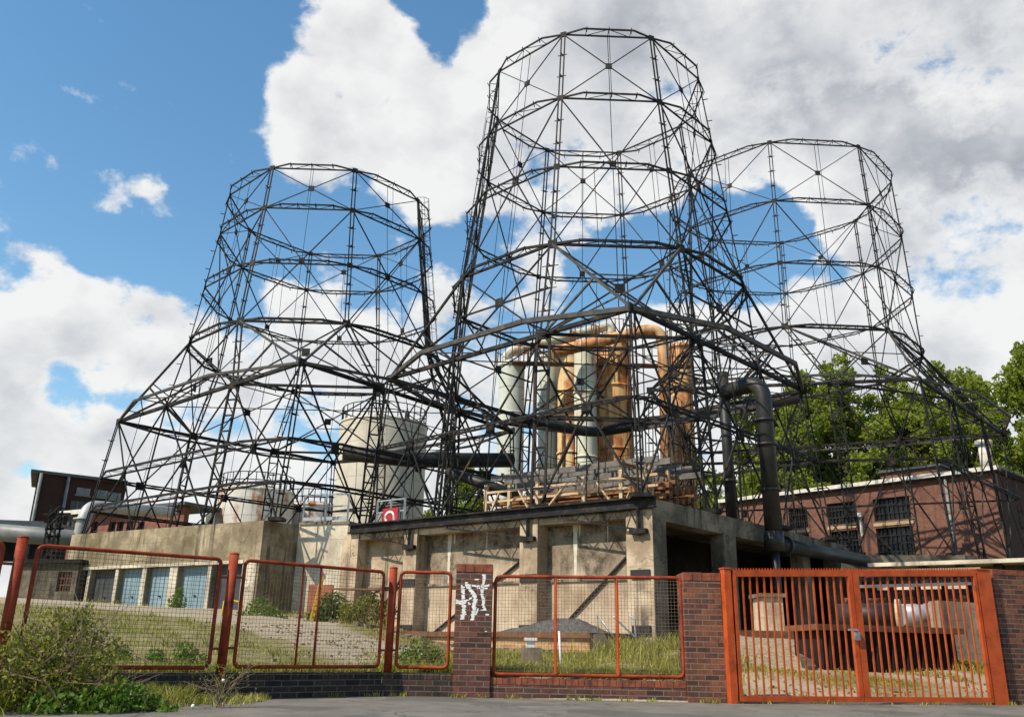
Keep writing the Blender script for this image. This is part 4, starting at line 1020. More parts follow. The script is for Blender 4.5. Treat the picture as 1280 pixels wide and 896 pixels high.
def tank(px, pyt, wpx, y, mname, label, zb=1.6, dome=.5):
    p = aty(px, pyt, y); dep = y*math.cos(PIT)+(p.z-H)*math.sin(PIT); r = wpx/2*dep/FOC; x = p.x
    o = thing('storage_tank', (x, y, zb), label, 'tank')
    mb = MB(); mb.lathe(x, y, [(r, zb), (r, p.z)], 56); link('shell', mb, M[mname], o)
    mb = MB(); mb.lathe(x, y, [(r+.06, p.z-.08), (r+.06, p.z+.04), (r*.6, p.z+dome*.7), (.01, p.z+dome)], 56); link('roof', mb, M[mname], o)
    mb = MB(); n = 28
    for k in range(n):
        t_ = 2*PI*k/n; a = Vector((x+(r-.1)*math.cos(t_), y+(r-.1)*math.sin(t_), p.z)); mb.bar(a, a+Vector((0,0,1.1)), .06)
    for h in (.55, 1.08): mb.tube([(x+(r-.1)*math.cos(2*PI*k/n), y+(r-.1)*math.sin(2*PI*k/n), p.z+h) for k in range(n)], .035, 5, closed=True)
    link('handrail', mb, M['steel'], o)
tank(480, 533, 108, 60, 'tank_white', 'big dirty white storage tank behind the gap between the left and central towers')
tank(321, 616, 92, 62, 'tank_rusty', 'squat white tank with red rust runs behind the mossy wall')
tank(392, 634, 70, 66, 'tank_rusty', 'low white tank with a rusty rim right of the squat white tank')
# white annex wall behind
mb = MB(); a, b_ = aty(258, 642, 72), aty(330, 622, 74); mb.hexa([(a.x,a.y,1),(b_.x,b_.y,1),(b_.x,b_.y+6,1),(a.x,a.y+6,1),(a.x,a.y,a.z),(b_.x,b_.y,b_.z),(b_.x,b_.y+6,b_.z),(a.x,a.y+6,a.z)])
M['annex'] = M['conc_white']
solo('white_annex', mb, M['annex'], 'plain white annex building behind the rust-streaked squat tank', 'building')

# ------------------------------------------------------------------ red brick hall on the right
Z_E = 11.6
hc = atz(1242, 588, Z_E); hl = atz(900, 629, Z_E)
PH = Plane(hc[:2], hl[:2]); hr_ = hc + Vector((PH.n.x*-16, PH.n.y*-16, 0))
PH2 = Plane(hc[:2], hr_[:2])
hb = thing('brick_hall', (hc.x-5, hc.y+6, 0), 'long red brick hall with barred windows and a pale eaves line on the right', 'brick building')
wins = []
for x0, x1, y0, y1, yb in ((1090, 1136, 619, 650, 699), (1033, 1068, 626, 655, 700), (985, 1008, 633, 660, 700)):
    uu0, zz1 = PH.hit(x1, y0); uu1 = PH.hit(x0, y0)[0]; zz0 = PH.hit((x0+x1)/2, y1)[1]; zl = zz0-.45; zlo = PH.hit((x0+x1)/2, yb)[1]
    wins.append((uu0, uu1, zz0, zz1, zl, zlo))
hol = []
for w_ in wins: hol += [(w_[0], w_[1], w_[2], w_[3]), (w_[0], w_[1], w_[5], w_[4])]
mb = MB(); PH.walls(mb, 0, PH.len, -.5, 0, 0, Z_E-.1, hol); link('wall', mb, M['brick_hall'], hb)
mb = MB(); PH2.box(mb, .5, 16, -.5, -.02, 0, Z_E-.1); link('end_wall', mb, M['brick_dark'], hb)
mb = MB(); PH.box(mb, -.4, PH.len, -16, -.1, Z_E+.1, Z_E+.22); PH.box(mb, -.4, PH.len, -.1, .35, Z_E-.08, Z_E+.2); link('roof', mb, M['cladding_dark'], hb)
mb = MB(); PH.box(mb, -.42, PH.len, .352, .42, Z_E-.02, Z_E+.24); link('fascia', mb, M['white_trim'], hb)
ua, za = PH.hit(1172, 575, -2.2); ub, zb_ = PH.hit(1100, 588, -2.2)
mb = MB(); PH.box(mb, ua, ub, -5, -2.2, Z_E+.2, Z_E+1.15); lt = link('roof_monitor', mb, M['brick_hall'], hb)
mb = MB(); PH.box(mb, ua-.2, ub+.2, -5.2, -2.0, Z_E+1.152, Z_E+1.3); link('cover', mb, M['cladding_dark'], lt)
for w_ in wins:
    for z0, z1 in ((w_[2], w_[3]), (w_[5], w_[4])):
        mb = MB(); PH.box(mb, w_[0], w_[1], -.32, -.28, z0, z1); wo = link('window', mb, M['glass'], hb)
        mb = MB(); nc = 8; nr = max(2, int((z1-z0)/.45))
        for i in range(nc+1): u = w_[0]+(w_[1]-w_[0])*i/nc; mb.bar(PH.pt(u, -.2, z0), PH.pt(u, -.2, z1), .07 if i not in (0, nc) else .12)
        for i in range(nr+1): z = z0+(z1-z0)*i/nr; mb.bar(PH.pt(w_[0], -.2, z), PH.pt(w_[1], -.2, z), .06 if i not in (0, nr) else .12)
        link('frame', mb, M['pipe'], wo)
    mb = MB(); PH.box(mb, w_[0]-.1, w_[1]+.1, .004, .05, w_[4]+.12, w_[2]-.12); link('lintel', mb, M['sandstone'], hb)
ul, zl_ = PH.hit(1076, 644)
lm = MB(); PH.box(lm, ul-.16, ul+.16, .02, .3, zl_-.12, zl_+.16); lm.bar(PH.pt(ul, .1, zl_-.1), PH.pt(ul, .1, zl_-1.4), .12); tag(link('wall_lamp', lm, M['white_trim'], hb))
mb = MB(); ud = PH.hit(1188, 640)[0]; mb.tube([PH.pt(ud, .15, 2), PH.pt(ud, .15, Z_E)], .09, 8); link('drainpipe', mb, M['dull_pipe'], hb)
# vent stack
ux, zx = PH.hit(1229, 551, -.8); mb = MB(); q = PH.pt(ux, -.8, 0); mb.tube([(q.x, q.y, Z_E), (q.x, q.y, zx-.25)], .36, 14); mb.tube([(q.x, q.y, zx-.28), (q.x, q.y, zx)], .52, 14)
solo('vent_stack', mb, M['tank_rusty'], 'short rust-streaked vent stack on the roof end of the red brick hall', 'vent stack')

# right basin wall with pale coping under the right tower
cp0, cp1 = atz(1093, 704, 4.0), atz(1300, 697, 4.0)
PB = Plane(cp0[:2], cp1[:2])
rb = thing('right_basin', (cp0.x, cp0.y, 0), 'right basin wall with a pale coping slab above dark recesses behind the gate', 'basin wall')
mb = MB(); PB.box(mb, -.2, PB.len+4, -1.2, .25, 3.86, 4.0); link('coping', mb, M['conc_white'], rb)
mb = MB(); PB.box(mb, 0, PB.len+4, -6.5, -1.0, 0, 3.855); link('wall', mb, M['conc_grey'], rb)
for i in range(6):
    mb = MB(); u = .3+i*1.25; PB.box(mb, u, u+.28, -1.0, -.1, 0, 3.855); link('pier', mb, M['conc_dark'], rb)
for z, h, nm in ((3.0, .16, 'conc_white'), (2.45, .1, 'galv'), (1.75, .18, 'conc_grey')):
    mb = MB(); PB.box(mb, 0, PB.len+2, -.098, .02, z, z+h); link('beam', mb, M[nm], rb)
mb = MB(); q0_ = aty(1092, 715, 39.0); mb.prism([(13.4, 40.2), (20.0, 38.75), (30.2, 48.9), (30, 52), (13, 57.5), (6.2, 42)], 3.9, 4.86); link('tower_base', mb, M['conc_grey'], rb)

# ------------------------------------------------------------------ yard things seen through the gate
def boxthing(name, px0, px1, pyt, pyb, y, depth, mname, label, cat, skew=0):
    a, b_ = aty(px0, pyb, y), aty(px1, pyb, y+skew); zt = aty((px0+px1)/2, pyt, y+skew/2).z
    mb = MB(); zb = gz((a.x+b_.x)/2, y)-.15
    mb.hexa([(a.x,a.y,zb),(b_.x,b_.y,zb),(b_.x,b_.y+depth,zb),(a.x,a.y+depth,zb),(a.x+.02,a.y,zt),(b_.x-.02,b_.y,zt),(b_.x-.02,b_.y+depth,zt),(a.x+.02,a.y+depth,zt)])
    return mb, zt, a, b_
mb, zt, a, b_ = boxthing('concrete_cube', 955, 982, 746, 786, 22, .9, 'conc_white', '', '')
o = thing('concrete_plinth', ((a.x+b_.x)/2, 22, zt-.9), 'pale concrete plinth standing before the dark bays behind the gate', 'plinth'); link('block', mb, M['conc_warm'], o)
m3 = MB(); m3.box(a.x-.06, b_.x+.06, 21.93, 22.97, zt+.002, zt+.09); link('cap', m3, M['conc_grey'], o)
# pit box
mb, zt, a, b_ = boxthing('pit', 1030, 1200, 790, 838, 16.4, 1.6, '', '', '', 1.2)
pt = thing('pit_box', ((a.x+b_.x)/2, 17, 0), 'dark rusty steel pit box behind the right gate leaf', 'pit box')
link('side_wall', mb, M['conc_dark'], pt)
m3 = MB(); m3.hexa([(a.x-.1,a.y-.12,zt+.003),(b_.x+.12,b_.y-.12,zt+.003),(b_.x+.12,b_.y+1.8,zt+.003),(a.x-.1,a.y+1.8,zt+.003),(a.x-.1,a.y-.12,zt+.11),(b_.x+.12,b_.y-.12,zt+.11),(b_.x+.12,b_.y+1.8,zt+.11),(a.x-.1,a.y+1.8,zt+.11)]); link('rim', m3, M['rustplate'], pt)
mb = MB()
for i in range(9): p = a.lerp(b_, (i+.5)/9); mb.bar((p.x, p.y-.03, .1), (p.x, p.y-.03, zt), .05)
link('rib', mb, M['conc_dark'], pt)
# gravel ramp left of the pit, held by a slanting concrete cheek
rm = MB(); NU, NV = 14, 10; rr_ = random.Random(6)
for j in range(NV+1):
    for i in range(NU+1):
        f, g_ = i/NU, j/NV
        x = 4.0+(5.35+.85*g_-4.0)*f; y = 16.5+3.3*g_; z = gz(x, y)-.03+(.5*ss(0, 1, g_))*(1-.12*(1-f))+rr_.uniform(-.012, .012)
        rm.v.append(Vector((x, y, z)))
for j in range(NV):
    for i in range(NU): k = j*(NU+1)+i; rm.f.append((k, k+1, k+NU+2, k+NU+1)); rm.sm.append(True)
for j in range(NV):
    for i_ in (0, NU):
        a_, b_ = rm.v[j*(NU+1)+i_], rm.v[(j+1)*(NU+1)+i_]; rm.quad((a_.x, a_.y, -.05), (b_.x, b_.y, -.05), b_, a_)
ra = solo('gravel_ramp', rm, M['sand_gravel'], 'sunlit sandy gravel ramp rising beside the dark pit box', 'ramp')
ck = MB(); y0, y1 = 16.3, 19.8
ck.hexa([(5.34,y0,0),(5.5,y0,0),(6.3,y1,0),(6.12,y1,0),(5.34,y0,.45),(5.5,y0,.45),(6.3,y1,.98),(6.12,y1,.98)])
solo('ramp_cheek', ck, M['conc_grey'], 'slanting dark concrete cheek wall between the gravel ramp and the pit box', 'cheek wall')
mb = MB(); q0, q1 = aty(917, 792, 19.6), aty(1028, 794, 19.8); mb.bar(q0, q1, .25, .16); solo('steel_rail', mb, M['rustplate'], 'rusty horizontal steel rail above the sloping slab', 'rail')
# flanged pipe lengths lying behind the pit
def lying(px0, px1, py, y, r, mname, label, fl=False, dy=0):
    a, b_ = aty(px0, py, y), aty(px1, py, y+dy); b_.z = a.z
    o = thing('lying_pipe', ((a.x+b_.x)/2, y, a.z-r), label, 'pipe')
    mb = MB(); mb.tube([a, b_], r, 22); link('barrel', mb, M[mname], o)
    if fl:
        mb = MB(); d = (b_-a).normalized(); mb.tube([b_-d*.02, b_+d*.08], r*1.35, 24); link('flange', mb, M['wood_light'], o)
    return o
lying(1048, 1122, 769, 21.0, .27, 'pipe', 'dark pipe length lying behind the pit with a rusty round flange', True, -.6)
lying(1126, 1182, 768, 22.2, .26, 'galv', 'silver pipe length lying behind the pit box', False, .3)
mb, zt, a, b_ = boxthing('wall', 1180, 1236, 752, 815, 21, .5, '', '', '', .8)
solo('yard_wall', mb, M['conc_warm'], 'pale concrete wall stub behind the right gate leaf', 'wall')
# stacked steel frames above
a, b_ = aty(1078, 733, 24.5), aty(1226, 729, 25.0)
sk = thing('beam_stack', ((a.x+b_.x)/2, 24.7, 1.4), 'stack of pale and dark steel beams on trestles behind the gate', 'beam stack')
for i, (dz, h, mn) in enumerate(((.38, .12, 'wood_light'), (.2, .1, 'steel'), (.02, .08, 'galv'), (-.22, .14, 'steel'), (-.42, .1, 'rustplate'))):
    mb = MB(); mb.bar(a+Vector((0, .12*i, dz)), b_+Vector((0, .12*i, dz)), .16, h); link('beam', mb, M[mn], sk)
for i in range(5):
    p = a.lerp(b_, .04+.23*i); mb = MB(); mb.bar((p.x, p.y+.3, gz(p.x, p.y)-.1), (p.x, p.y+.3, p.z+.5), .12); link('trestle', mb, M['steel'], sk)
# between the pillars: concrete block with white cap, white post, handrails of steps, marker pole
a = aty(664, 838, 17.2); zg = gz(a.x, 17.2)
o = thing('manhole_block', (a.x, 17.2, zg), 'small concrete block with a white cap in the grass behind the fence', 'concrete block')
mb = MB(); mb.hexa([(a.x-.2,17.0,zg-.1),(a.x+.2,17.0,zg-.1),(a.x+.2,17.4,zg-.1),(a.x-.2,17.4,zg-.1),(a.x-.18,17.02,zg+.3),(a.x+.18,17.02,zg+.3),(a.x+.18,17.38,zg+.3),(a.x-.18,17.38,zg+.3)]); link('block', mb, M['conc_grey'], o)
mb = MB(); mb.box(a.x-.1, a.x+.06, 17.1, 17.3, zg+.3, zg+.42); mb.box(a.x-.14, a.x+.1, 17.06, 17.34, zg+.42, zg+.47); link('cap', mb, M['white_paint'], o)
a = aty(702, 832, 16.8); zg = gz(a.x, 16.8); mb = MB(); mb.tube([(a.x, 16.8, zg-.1), (a.x-.05, 16.8, zg+.66)], .022, 8); solo('marker_post', mb, M['white_paint'], 'thin white marker post leaning in the grass', 'post')
hr = thing('step_handrail', aty(775, 800, 22.5), 'pale bent handrails of old steps beside the gravel heap', 'handrail')
for (x0, y0), (x1, y1), (x2, y2) in (((748, 795), (747, 768), (770, 800)), ((767, 770), (770, 773), (795, 797)), ((786, 768), (793, 774), (795, 800))):
    p, q, r_ = aty(x0, y0, 22.3), aty(x1, y1, 22.3), aty(x2, y2, 21.9); mb = MB(); mb.tube([p, q, r_], .025, 7); link('rail', mb, M['galv'], hr)
mb = MB(); p = aty(756, 808, 22); mb.hexa([p+Vector(v) for v in ((-.25,-.2,-.3),(.35,-.2,-.3),(.35,.3,-.3),(-.25,.3,-.3),(-.25,-.2,.28),(-.05,-.2,.32),(-.05,.3,.32),(-.25,.3,.28))]); link('stair_cheek', mb, M['conc_grey'], hr)
p, q = aty(387, 778, 28.5), aty(402, 720, 28.5); mb = MB(); mb.bar(p, q, .09, .05); mb.bar(p+Vector((.0,.35,0)), q+Vector((.0,.35,.02)), .05)
for k in range(1, 8): t_ = k/8; mb.bar(p.lerp(q, t_), p.lerp(q, t_)+Vector((0,.35,.0)), .035)
solo('yellow_ladder', mb, M['yellow'], 'yellow ladder leaning by the brown door of the pale block', 'ladder')
p, q = aty(275, 783, 26), aty(281, 748, 26); mb = MB(); mb.tube(arcpath([p, q, q+Vector((.5,.1,-.1)), p+Vector((.5,.1,.3))], .12), .03, 7); solo('yellow_barrier', mb, M['yellow'], 'bent yellow barrier hoop in the grass before the mossy wall', 'barrier')
mb = MB(); p, q = aty(422, 736, 29), aty(486, 737, 27.5); mb.bar(p, q, .5, .05)
tb = solo('rusty_shelf', mb, M['rustplate'], 'thin rusty steel shelf on the wall of the basin above the weeds', 'shelf')

rnd = random.Random(17); rb_ = MB()
def stone(mb, x, y, z, r):
    n = len(mb.v); k = [Vector((rnd.uniform(.6, 1.1)*sx_*r, rnd.uniform(.6, 1.1)*sy_*r, rnd.uniform(.4, .8)*sz_*r)) for sz_ in (-1, 1) for sx_, sy_ in ((-1,-1),(1,-1),(1,1),(-1,1))]
    a = rnd.uniform(0, PI); ca, sa = math.cos(a), math.sin(a)
    mb.hexa([(x+v.x*ca-v.y*sa, y+v.x*sa+v.y*ca, z+v.z) for v in k])
for _ in range(420):
    u = rnd.uniform(0, PLd.len); w = abs(rnd.gauss(0, .5))+.05; q = PLd.pt(u, w, 0); stone(rb_, q.x, q.y, gz(q.x, q.y)+.03, rnd.uniform(.02, .11))
for _ in range(500):
    y = rnd.uniform(13, 24); x = (TRK-.506*y)/.863+rnd.gauss(0, 1.3)
    if y > yF(x)+.5: stone(rb_, x, y, gz(x, y)+.01, rnd.uniform(.012, .04))
for _ in range(300):
    x, y = rnd.uniform(3.4, 9.5), rnd.uniform(13.6, 16.3)
    if y > yF(x)+.3: stone(rb_, x, y, gz(x, y)+.01, rnd.uniform(.01, .035))
o = link('rubble', rb_, M['sand_gravel']); tag(o, 'loose stones and brick rubble scattered over the yard and below the ledge', 'rubble', kind='stuff')

# ------------------------------------------------------------------ far left buildings and pipes
c0 = aty(48, 591, 92); c1 = atz(158, 605, c0.z)
PD = Plane(c0[:2], c1[:2]); PD.n = PD.n if PD.n.y < 0 else -PD.n
db = thing('brick_tower_block', (c0.x, c0.y, 0), 'tall dark brown brick block far behind at the left', 'brick building')
zt = c0.z
mb = MB(); mb.prism([tuple(c0[:2]), tuple(c1[:2]), (c1.x*1.12, c1.y*1.12), (c0.x*1.1, c0.y*1.1)], 0, zt); link('wall', mb, M['brick_dark'], db)
mb = MB(); mb.prism([(c0.x*1.0-.5, c0.y-.6), (c1.x+.4, c1.y-.7), (c1.x*1.12, c1.y*1.12), (c0.x*1.1-.5, c0.y*1.1)], zt+.003, zt+.3); link('roof', mb, M['cladding_dark'], db)
for fx, fz in ((.48, -3.6), (.7, -4.0), (.45, -7.6), (.9, -4), (.52, -1.4), (.72, -1.4), (.88, -1.5)):
    u = PD.len*fx; mb = MB(); hh = .8 if fz > -2 else 2.2
    PD.box(mb, u-.7, u+.7, -.1, .06, zt+fz-hh/2, zt+fz+hh/2); w_ = link('window', mb, M['dull_pipe'] if fz > -2 else M['glass'], db)
    mb = MB(); PD.box(mb, u-.8, u+.8, .062, .12, zt+fz-hh/2-.12, zt+fz-hh/2); mb.bar(PD.pt(u, .09, zt+fz-hh/2), PD.pt(u, .09, zt+fz+hh/2), .08); link('frame', mb, M['dull_pipe'], w_)
for f in (.03, .33): mb = MB(); mb.tube([PD.pt(PD.len*f, .2, 2), PD.pt(PD.len*f, .2, zt)], .18, 8); link('drainpipe', mb, M['dull_pipe'], db)
# lower red brick building
c0, c1 = aty(72, 650, 62), aty(205, 632, 62)
zt = aty(150, 642, 62).z
lb = thing('low_brick_building', (c0.x, c0.y, 0), 'low red brick building with a flat pale-edged roof behind the mossy wall', 'brick building')
PQ = Plane((c0.x, 64), (c1.x+3, 58)); zt = PQ.hit(140, 640)[1]
mb = MB(); wl = []
for px in (83, 92, 101, 118, 140, 150, 162, 176):
    u0, z1 = PQ.hit(px-3, 652); u1, z0 = PQ.hit(px+3.4, 664); wl.append((u0, u1, z0-.6, z1))
PQ.walls(mb, 0, PQ.len, -.4, 0, 1, zt, wl); link('wall', mb, m_brick('red_brick_low', R(-15), [(.13,.05,.035),(.19,.07,.045),(.25,.095,.06)], (.22,.14,.11), soot=.2), lb)
mb = MB(); PQ.box(mb, -.6, PQ.len+.5, -3, .5, zt+.003, zt+.2); rf = link('roof', mb, M['cladding_dark'], lb)
mb = MB(); PQ.box(mb, -.6, PQ.len*.6, .602, .7, zt-.05, zt+.26); link('fascia', mb, M['white_trim'], rf)
for u0, u1, z0, z1 in wl:
    mb = MB(); PQ.box(mb, u0, u1, -.3, -.25, z0, z1); w_ = link('window', mb, M['glass'], lb)
    mb = MB(); mb.bar(PQ.pt((u0+u1)/2, -.2, z0), PQ.pt((u0+u1)/2, -.2, z1), .08); mb.bar(PQ.pt(u0, -.2, (z0+z1)/2), PQ.pt(u1, -.2, (z0+z1)/2), .08); link('frame', mb, M['pipe'], w_)
# silver elbow pipe
a = aty(100, 665, 44); t1 = aty(108, 633, 44); e_ = aty(215, 640, 54)
mb = MB(); mb.tube(arcpath([(a.x, 44, a.z-1.5), (a.x+.1, 44, t1.z), (e_.x, 54, e_.z)], .9, 10), .33, 20); mb.tube([(a.x, 44, a.z+.6), (a.x, 44, a.z+.68)], .42, 20)
solo('silver_elbow_pipe', mb, M['silver'], 'silver clad pipe with an elbow above the left end of the mossy wall', 'pipe')
# conveyor bridge roof and pipe at the far left edge
a, b_ = aty(-40, 648, 46), aty(66, 654, 50)
br = thing('pipe_bridge', (a.x, 47, 0), 'dark roofed pipe bridge crossing at the far left edge', 'pipe bridge')
mb = MB(); mb.hexa([(a.x-5,46,a.z-.3),(b_.x,50,b_.z-.3),(b_.x,53,b_.z-.3),(a.x-5,49,a.z-.3),(a.x-5,46,a.z+.1),(b_.x,50,b_.z+.1),(b_.x,53,b_.z+.1),(a.x-5,49,a.z+.1)]); link('roof', mb, M['dull_pipe'], br)
mb = MB(); mb.hexa([(a.x-5,47,a.z-2.0),(b_.x,51,b_.z-2.0),(b_.x,52,b_.z-2.0),(a.x-5,48,a.z-2.0),(a.x-5,47,a.z-.31),(b_.x,51,b_.z-.31),(b_.x,52,b_.z-.31),(a.x-5,48,a.z-.31)]); link('side', mb, M['conc_dark'], br)
for i in range(4): p = a.lerp(b_, i/3+.0); mb = MB(); mb.bar((p.x, p.y+.6, 1.5), (p.x, p.y+.6, p.z-.3), .3); link('support', mb, M['steel'], br)
a, b_ = aty(-40, 662, 43), aty(92, 673, 44)
mb = MB(); mb.tube([a, b_, b_+Vector((.25, 0, 0))], [.42, .42, .25], 18); solo('grey_pipe', mb, M['dull_pipe'], 'long grey pipe ending left of the mossy wall corner', 'pipe')
pl_ = MB(); q = aty(66, 665, 42)
for dx, dy in ((-.3,-.3), (.3,-.3), (.3,.3), (-.3,.3)): pl_.bar((q.x+dx, q.y+dy, 1.5), (q.x+dx*.6, q.y+dy*.6, aty(66, 633, 42).z), .08)
zt = aty(66, 633, 42).z
for k in range(9):
    z = 2+(zt-2)*k/9; z2 = 2+(zt-2)*(k+1)/9
    for (dx, dy), (ex, ey) in (((-.3,-.3),(.3,-.3)), ((.3,-.3),(.3,.3)), ((.3,.3),(-.3,.3)), ((-.3,.3),(-.3,-.3))): pl_.bar((q.x+dx*.8, q.y+dy*.8, z), (q.x+ex*.8, q.y+ey*.8, z2), .05)
for k in range(4): pl_.bar((q.x-.5+.1*k, q.y-.2, zt-.4-.35*k), (q.x+.6-.1*k, q.y+.2, zt-.3-.35*k), .1)
solo('lattice_mast', pl_, M['steel'], 'small lattice mast in front of the dark brick block', 'mast')

# ------------------------------------------------------------------ trees and plants
def leafquad(mb, p, s_, rnd):
    d = Vector((rnd.gauss(0, 1), rnd.gauss(0, 1), rnd.gauss(0, .6))).normalized(); u = d.orthogonal().normalized()
    a = rnd.uniform(0, 2*PI); u = (Matrix.Rotation(a, 3, d) @ u); v = d.cross(u)
    mb.quad(p-u*s_*.5, p-v*s_*.3, p+u*s_*.5, p+v*s_*.3)
def make_tree(name, seed, h, rad, nleaf, ls, mname, label, loc):
    rnd = random.Random(seed); o = thing(name, loc, label, 'tree', 'trees behind the brick hall')
    tb = MB(); x0, y0, z0 = loc; B0 = Vector(loc)
    pts = [B0+Vector((math.sin(i*.9+seed)*.12*i*.4, math.cos(i*.7+seed)*.1*i*.4, h*.9*i/8)) for i in range(9)]
    tb.tube(pts, [rad*.085*(1-i/8.6)+.02 for i in range(9)], 8)
    blobs = []
    nb = 34
    for i in range(nb):
        f = .25+.72*(i/nb); a = i*2.4+rnd.uniform(-.5, .5); pr = rad*(1.0-.75*max(0, (f-.45)/.55)**1.3)*rnd.uniform(.55, 1.05)*(.6+.4*min(1, (f-.1)/.3))
        base = pts[min(8, int(f*.85*8))]; e = B0+Vector((math.cos(a)*pr, math.sin(a)*pr, h*f+rnd.uniform(-.3, .5)))
        mid = base.lerp(e, .5)+Vector((0, 0, .3)); tb.tube([base, mid, e], [.07, .045, .015], 5, caps=False)
        for _ in range(3):
            q = base.lerp(e, rnd.uniform(.55, 1.1)) + Vector((rnd.gauss(0, .5), rnd.gauss(0, .5), rnd.gauss(0, .5)))
            blobs.append((q, rnd.uniform(.4, 1.05)*rad*.2))
    for k in range(6): blobs.append((B0+Vector((rnd.gauss(0, .35), rnd.gauss(0, .35), h*(.88+.03*k))), .3*rad*.4))
    link('trunk', tb, M['bark'], o)
    lm = MB(); wsum = sum(b_[1]**2 for b_ in blobs)
    for q, r_ in blobs:
        for _ in range(int(nleaf*r_*r_/wsum)):
            v = Vector((rnd.gauss(0, 1), rnd.gauss(0, 1), rnd.gauss(0, .8))); v = v.normalized()*r_*(rnd.random()**.45)
            leafquad(lm, q+v, ls*rnd.uniform(.65, 1.25), rnd)
    link('crown', lm, M[mname], o); return o
def topat(px, py, y): p = aty(px, py, y); return p
ps = [(1050, 448, 74, 'tall pale-tipped tree rising highest behind the middle of the brick hall'),
      (1000, 470, 76, 'bushy tree behind the swan-neck pipe'),
      (1108, 466, 77, 'bright green tree behind the hall windows'),
      (1165, 462, 79, 'broad tree behind the roof monitor of the hall'),
      (1278, 436, 70, 'tree with loose sparse tip at the right edge of the photo'),
      (1222, 478, 80, 'dark tree behind the vent stack'),
      (950, 492, 78, 'tree half hidden behind the black pipe work right of the centre'),
      (1330, 470, 76, 'tree cut off by the right edge beyond the hall'),
      (860, 545, 88, 'far low tree behind the rusty columns'),
      (585, 578, 92, 'far low tree seen through the gap between left and central towers'),
      (1135, 492, 74, 'lower tree crown just above the hall eaves'), (1030, 485, 83, 'tree filling the gap behind the two tallest trees'), (985, 510, 74, 'lower bushy tree right behind the swan-neck pipe bend'), (1190, 500, 73, 'rounded tree close behind the hall roof end')]
prot = {}
for i, (px, py, y, lab) in enumerate(ps):
    p = topat(px, py, y); k = i % 3
    if k not in prot:
        hh = [17.5, 16.5, 18.5][k]
        prot[k] = (make_tree('broadleaf_tree', 21+k, hh, [4.8, 5.2, 4.5][k], [30000, 32000, 28000][k], .27, ['leaf', 'leaf', 'leaf'][k], lab, (p.x, y, 1.0)), hh)
        prot[k][0].scale = (max(.5, (p.z-1)/hh*.97),)*3
    else:
        src, hh = prot[k]; dup(src, (p.x, y, 1.0), i*1.3, max(.45, (p.z-1)/hh*.97), lab)

# bush at lower left, in front of the fence
def make_bush(name, cx, cy, blobs, nleaf, ls, mname, label, seed, stems=12, cat='bush'):
    rnd = random.Random(seed); z0 = 0; o = thing(name, (cx, cy, z0), label, cat)
    tb = MB()
    for i in range(stems):
        b_ = rnd.choice(blobs); e = Vector(b_[0])+Vector((rnd.gauss(0, b_[1]*.5), rnd.gauss(0, b_[1]*.5), b_[1]*rnd.uniform(.2, 1.2)))
        s0 = Vector((cx+rnd.gauss(0, .25), cy+rnd.gauss(0, .15), z0)); mid = s0.lerp(e, .5)+Vector((rnd.gauss(0, .08), rnd.gauss(0, .08), .08))
        tb.tube([s0, mid, e], [.012, .009, .003], 5, caps=False)
        for _ in range(4):
            p = mid.lerp(e, rnd.random()); tb.tube([p, p+Vector((rnd.gauss(0, .12), rnd.gauss(0, .12), abs(rnd.gauss(0, .14))))], [.004, .0015], 4, caps=False)
    link('stems', tb, M['twig'], o)
    lm = MB(); ws = sum(b_[1]**2.2 for b_ in blobs)
    for q, r_ in blobs:
        for _ in range(int(nleaf*r_**2.2/ws)):
            v = Vector((rnd.gauss(0, 1), rnd.gauss(0, 1), rnd.gauss(0, 1))).normalized()*r_*(rnd.random()**.4)
            pp = Vector(q)+v
            if pp.z > .02: leafquad(lm, pp, ls*rnd.uniform(.5, 1.3), rnd)
    link('leaves', lm, M[mname], o); return o
def P_(px, py, y): return tuple(aty(px, py, y))
bl = [(P_(20, 850, 9.0), .42), (P_(70, 800, 9.3), .34), (P_(60, 840, 9.0), .4), (P_(110, 850, 9.2), .36), (P_(100, 790, 9.5), .27), (P_(30, 815, 9.2), .27), (P_(130, 815, 9.6), .22), (P_(75, 776, 9.5), .16), (P_(5, 880, 8.8), .35), (P_(120, 880, 9.1), .3), (P_(85, 865, 9), .3), (P_(105, 765, 9.6), .13), (P_(-40, 840, 8.6), .5)]
make_bush('wild_bush', -4.6, 9.2, bl, 6200, .052, 'bush', 'tangled yellow-green wild bush in front of the left fence', 3, 80)
bl = [(P_(150, 888, 9.2), .3), (P_(180, 885, 9.4), .2), (P_(120, 895, 9.0), .3), (P_(205, 893, 9.3), .14), (P_(165, 870, 9.6), .15), (P_(60, 900, 8.8), .3)]
make_bush('weed_clump', -3.9, 9.3, bl, 4200, .06, 'weed', 'bright green weed clump at the foot of the sooty wall', 5, 14, 'weeds')
rnd = random.Random(9); q = aty(272, 893, 10.0)
sp = thing('bare_sapling', (q.x, 10.0, 0), 'small leafless sapling in front of the sooty low wall', 'sapling')
tb = MB()
for i in range(15):
    e = Vector((q.x+rnd.gauss(0, .19), 10.0+rnd.gauss(0, .1), rnd.uniform(.2, .5))); s0 = Vector((q.x+rnd.gauss(0, .02), 10, 0))
    tb.tube([s0, s0.lerp(e, .5)+Vector((rnd.gauss(0, .03), 0, .05)), e], [.007, .005, .002], 5, caps=False)
    for _ in range(5):
        p = s0.lerp(e, rnd.uniform(.4, 1)); tb.tube([p, p+Vector((rnd.gauss(0, .07), rnd.gauss(0, .05), abs(rnd.gauss(0, .06))))], [.003, .0012], 4, caps=False)
link('stems', tb, M['twig'], sp)
lm = MB()
for _ in range(160): leafquad(lm, Vector((q.x+rnd.gauss(0, .14), 10+rnd.gauss(0, .1), rnd.uniform(.15, .45))), .026, rnd)
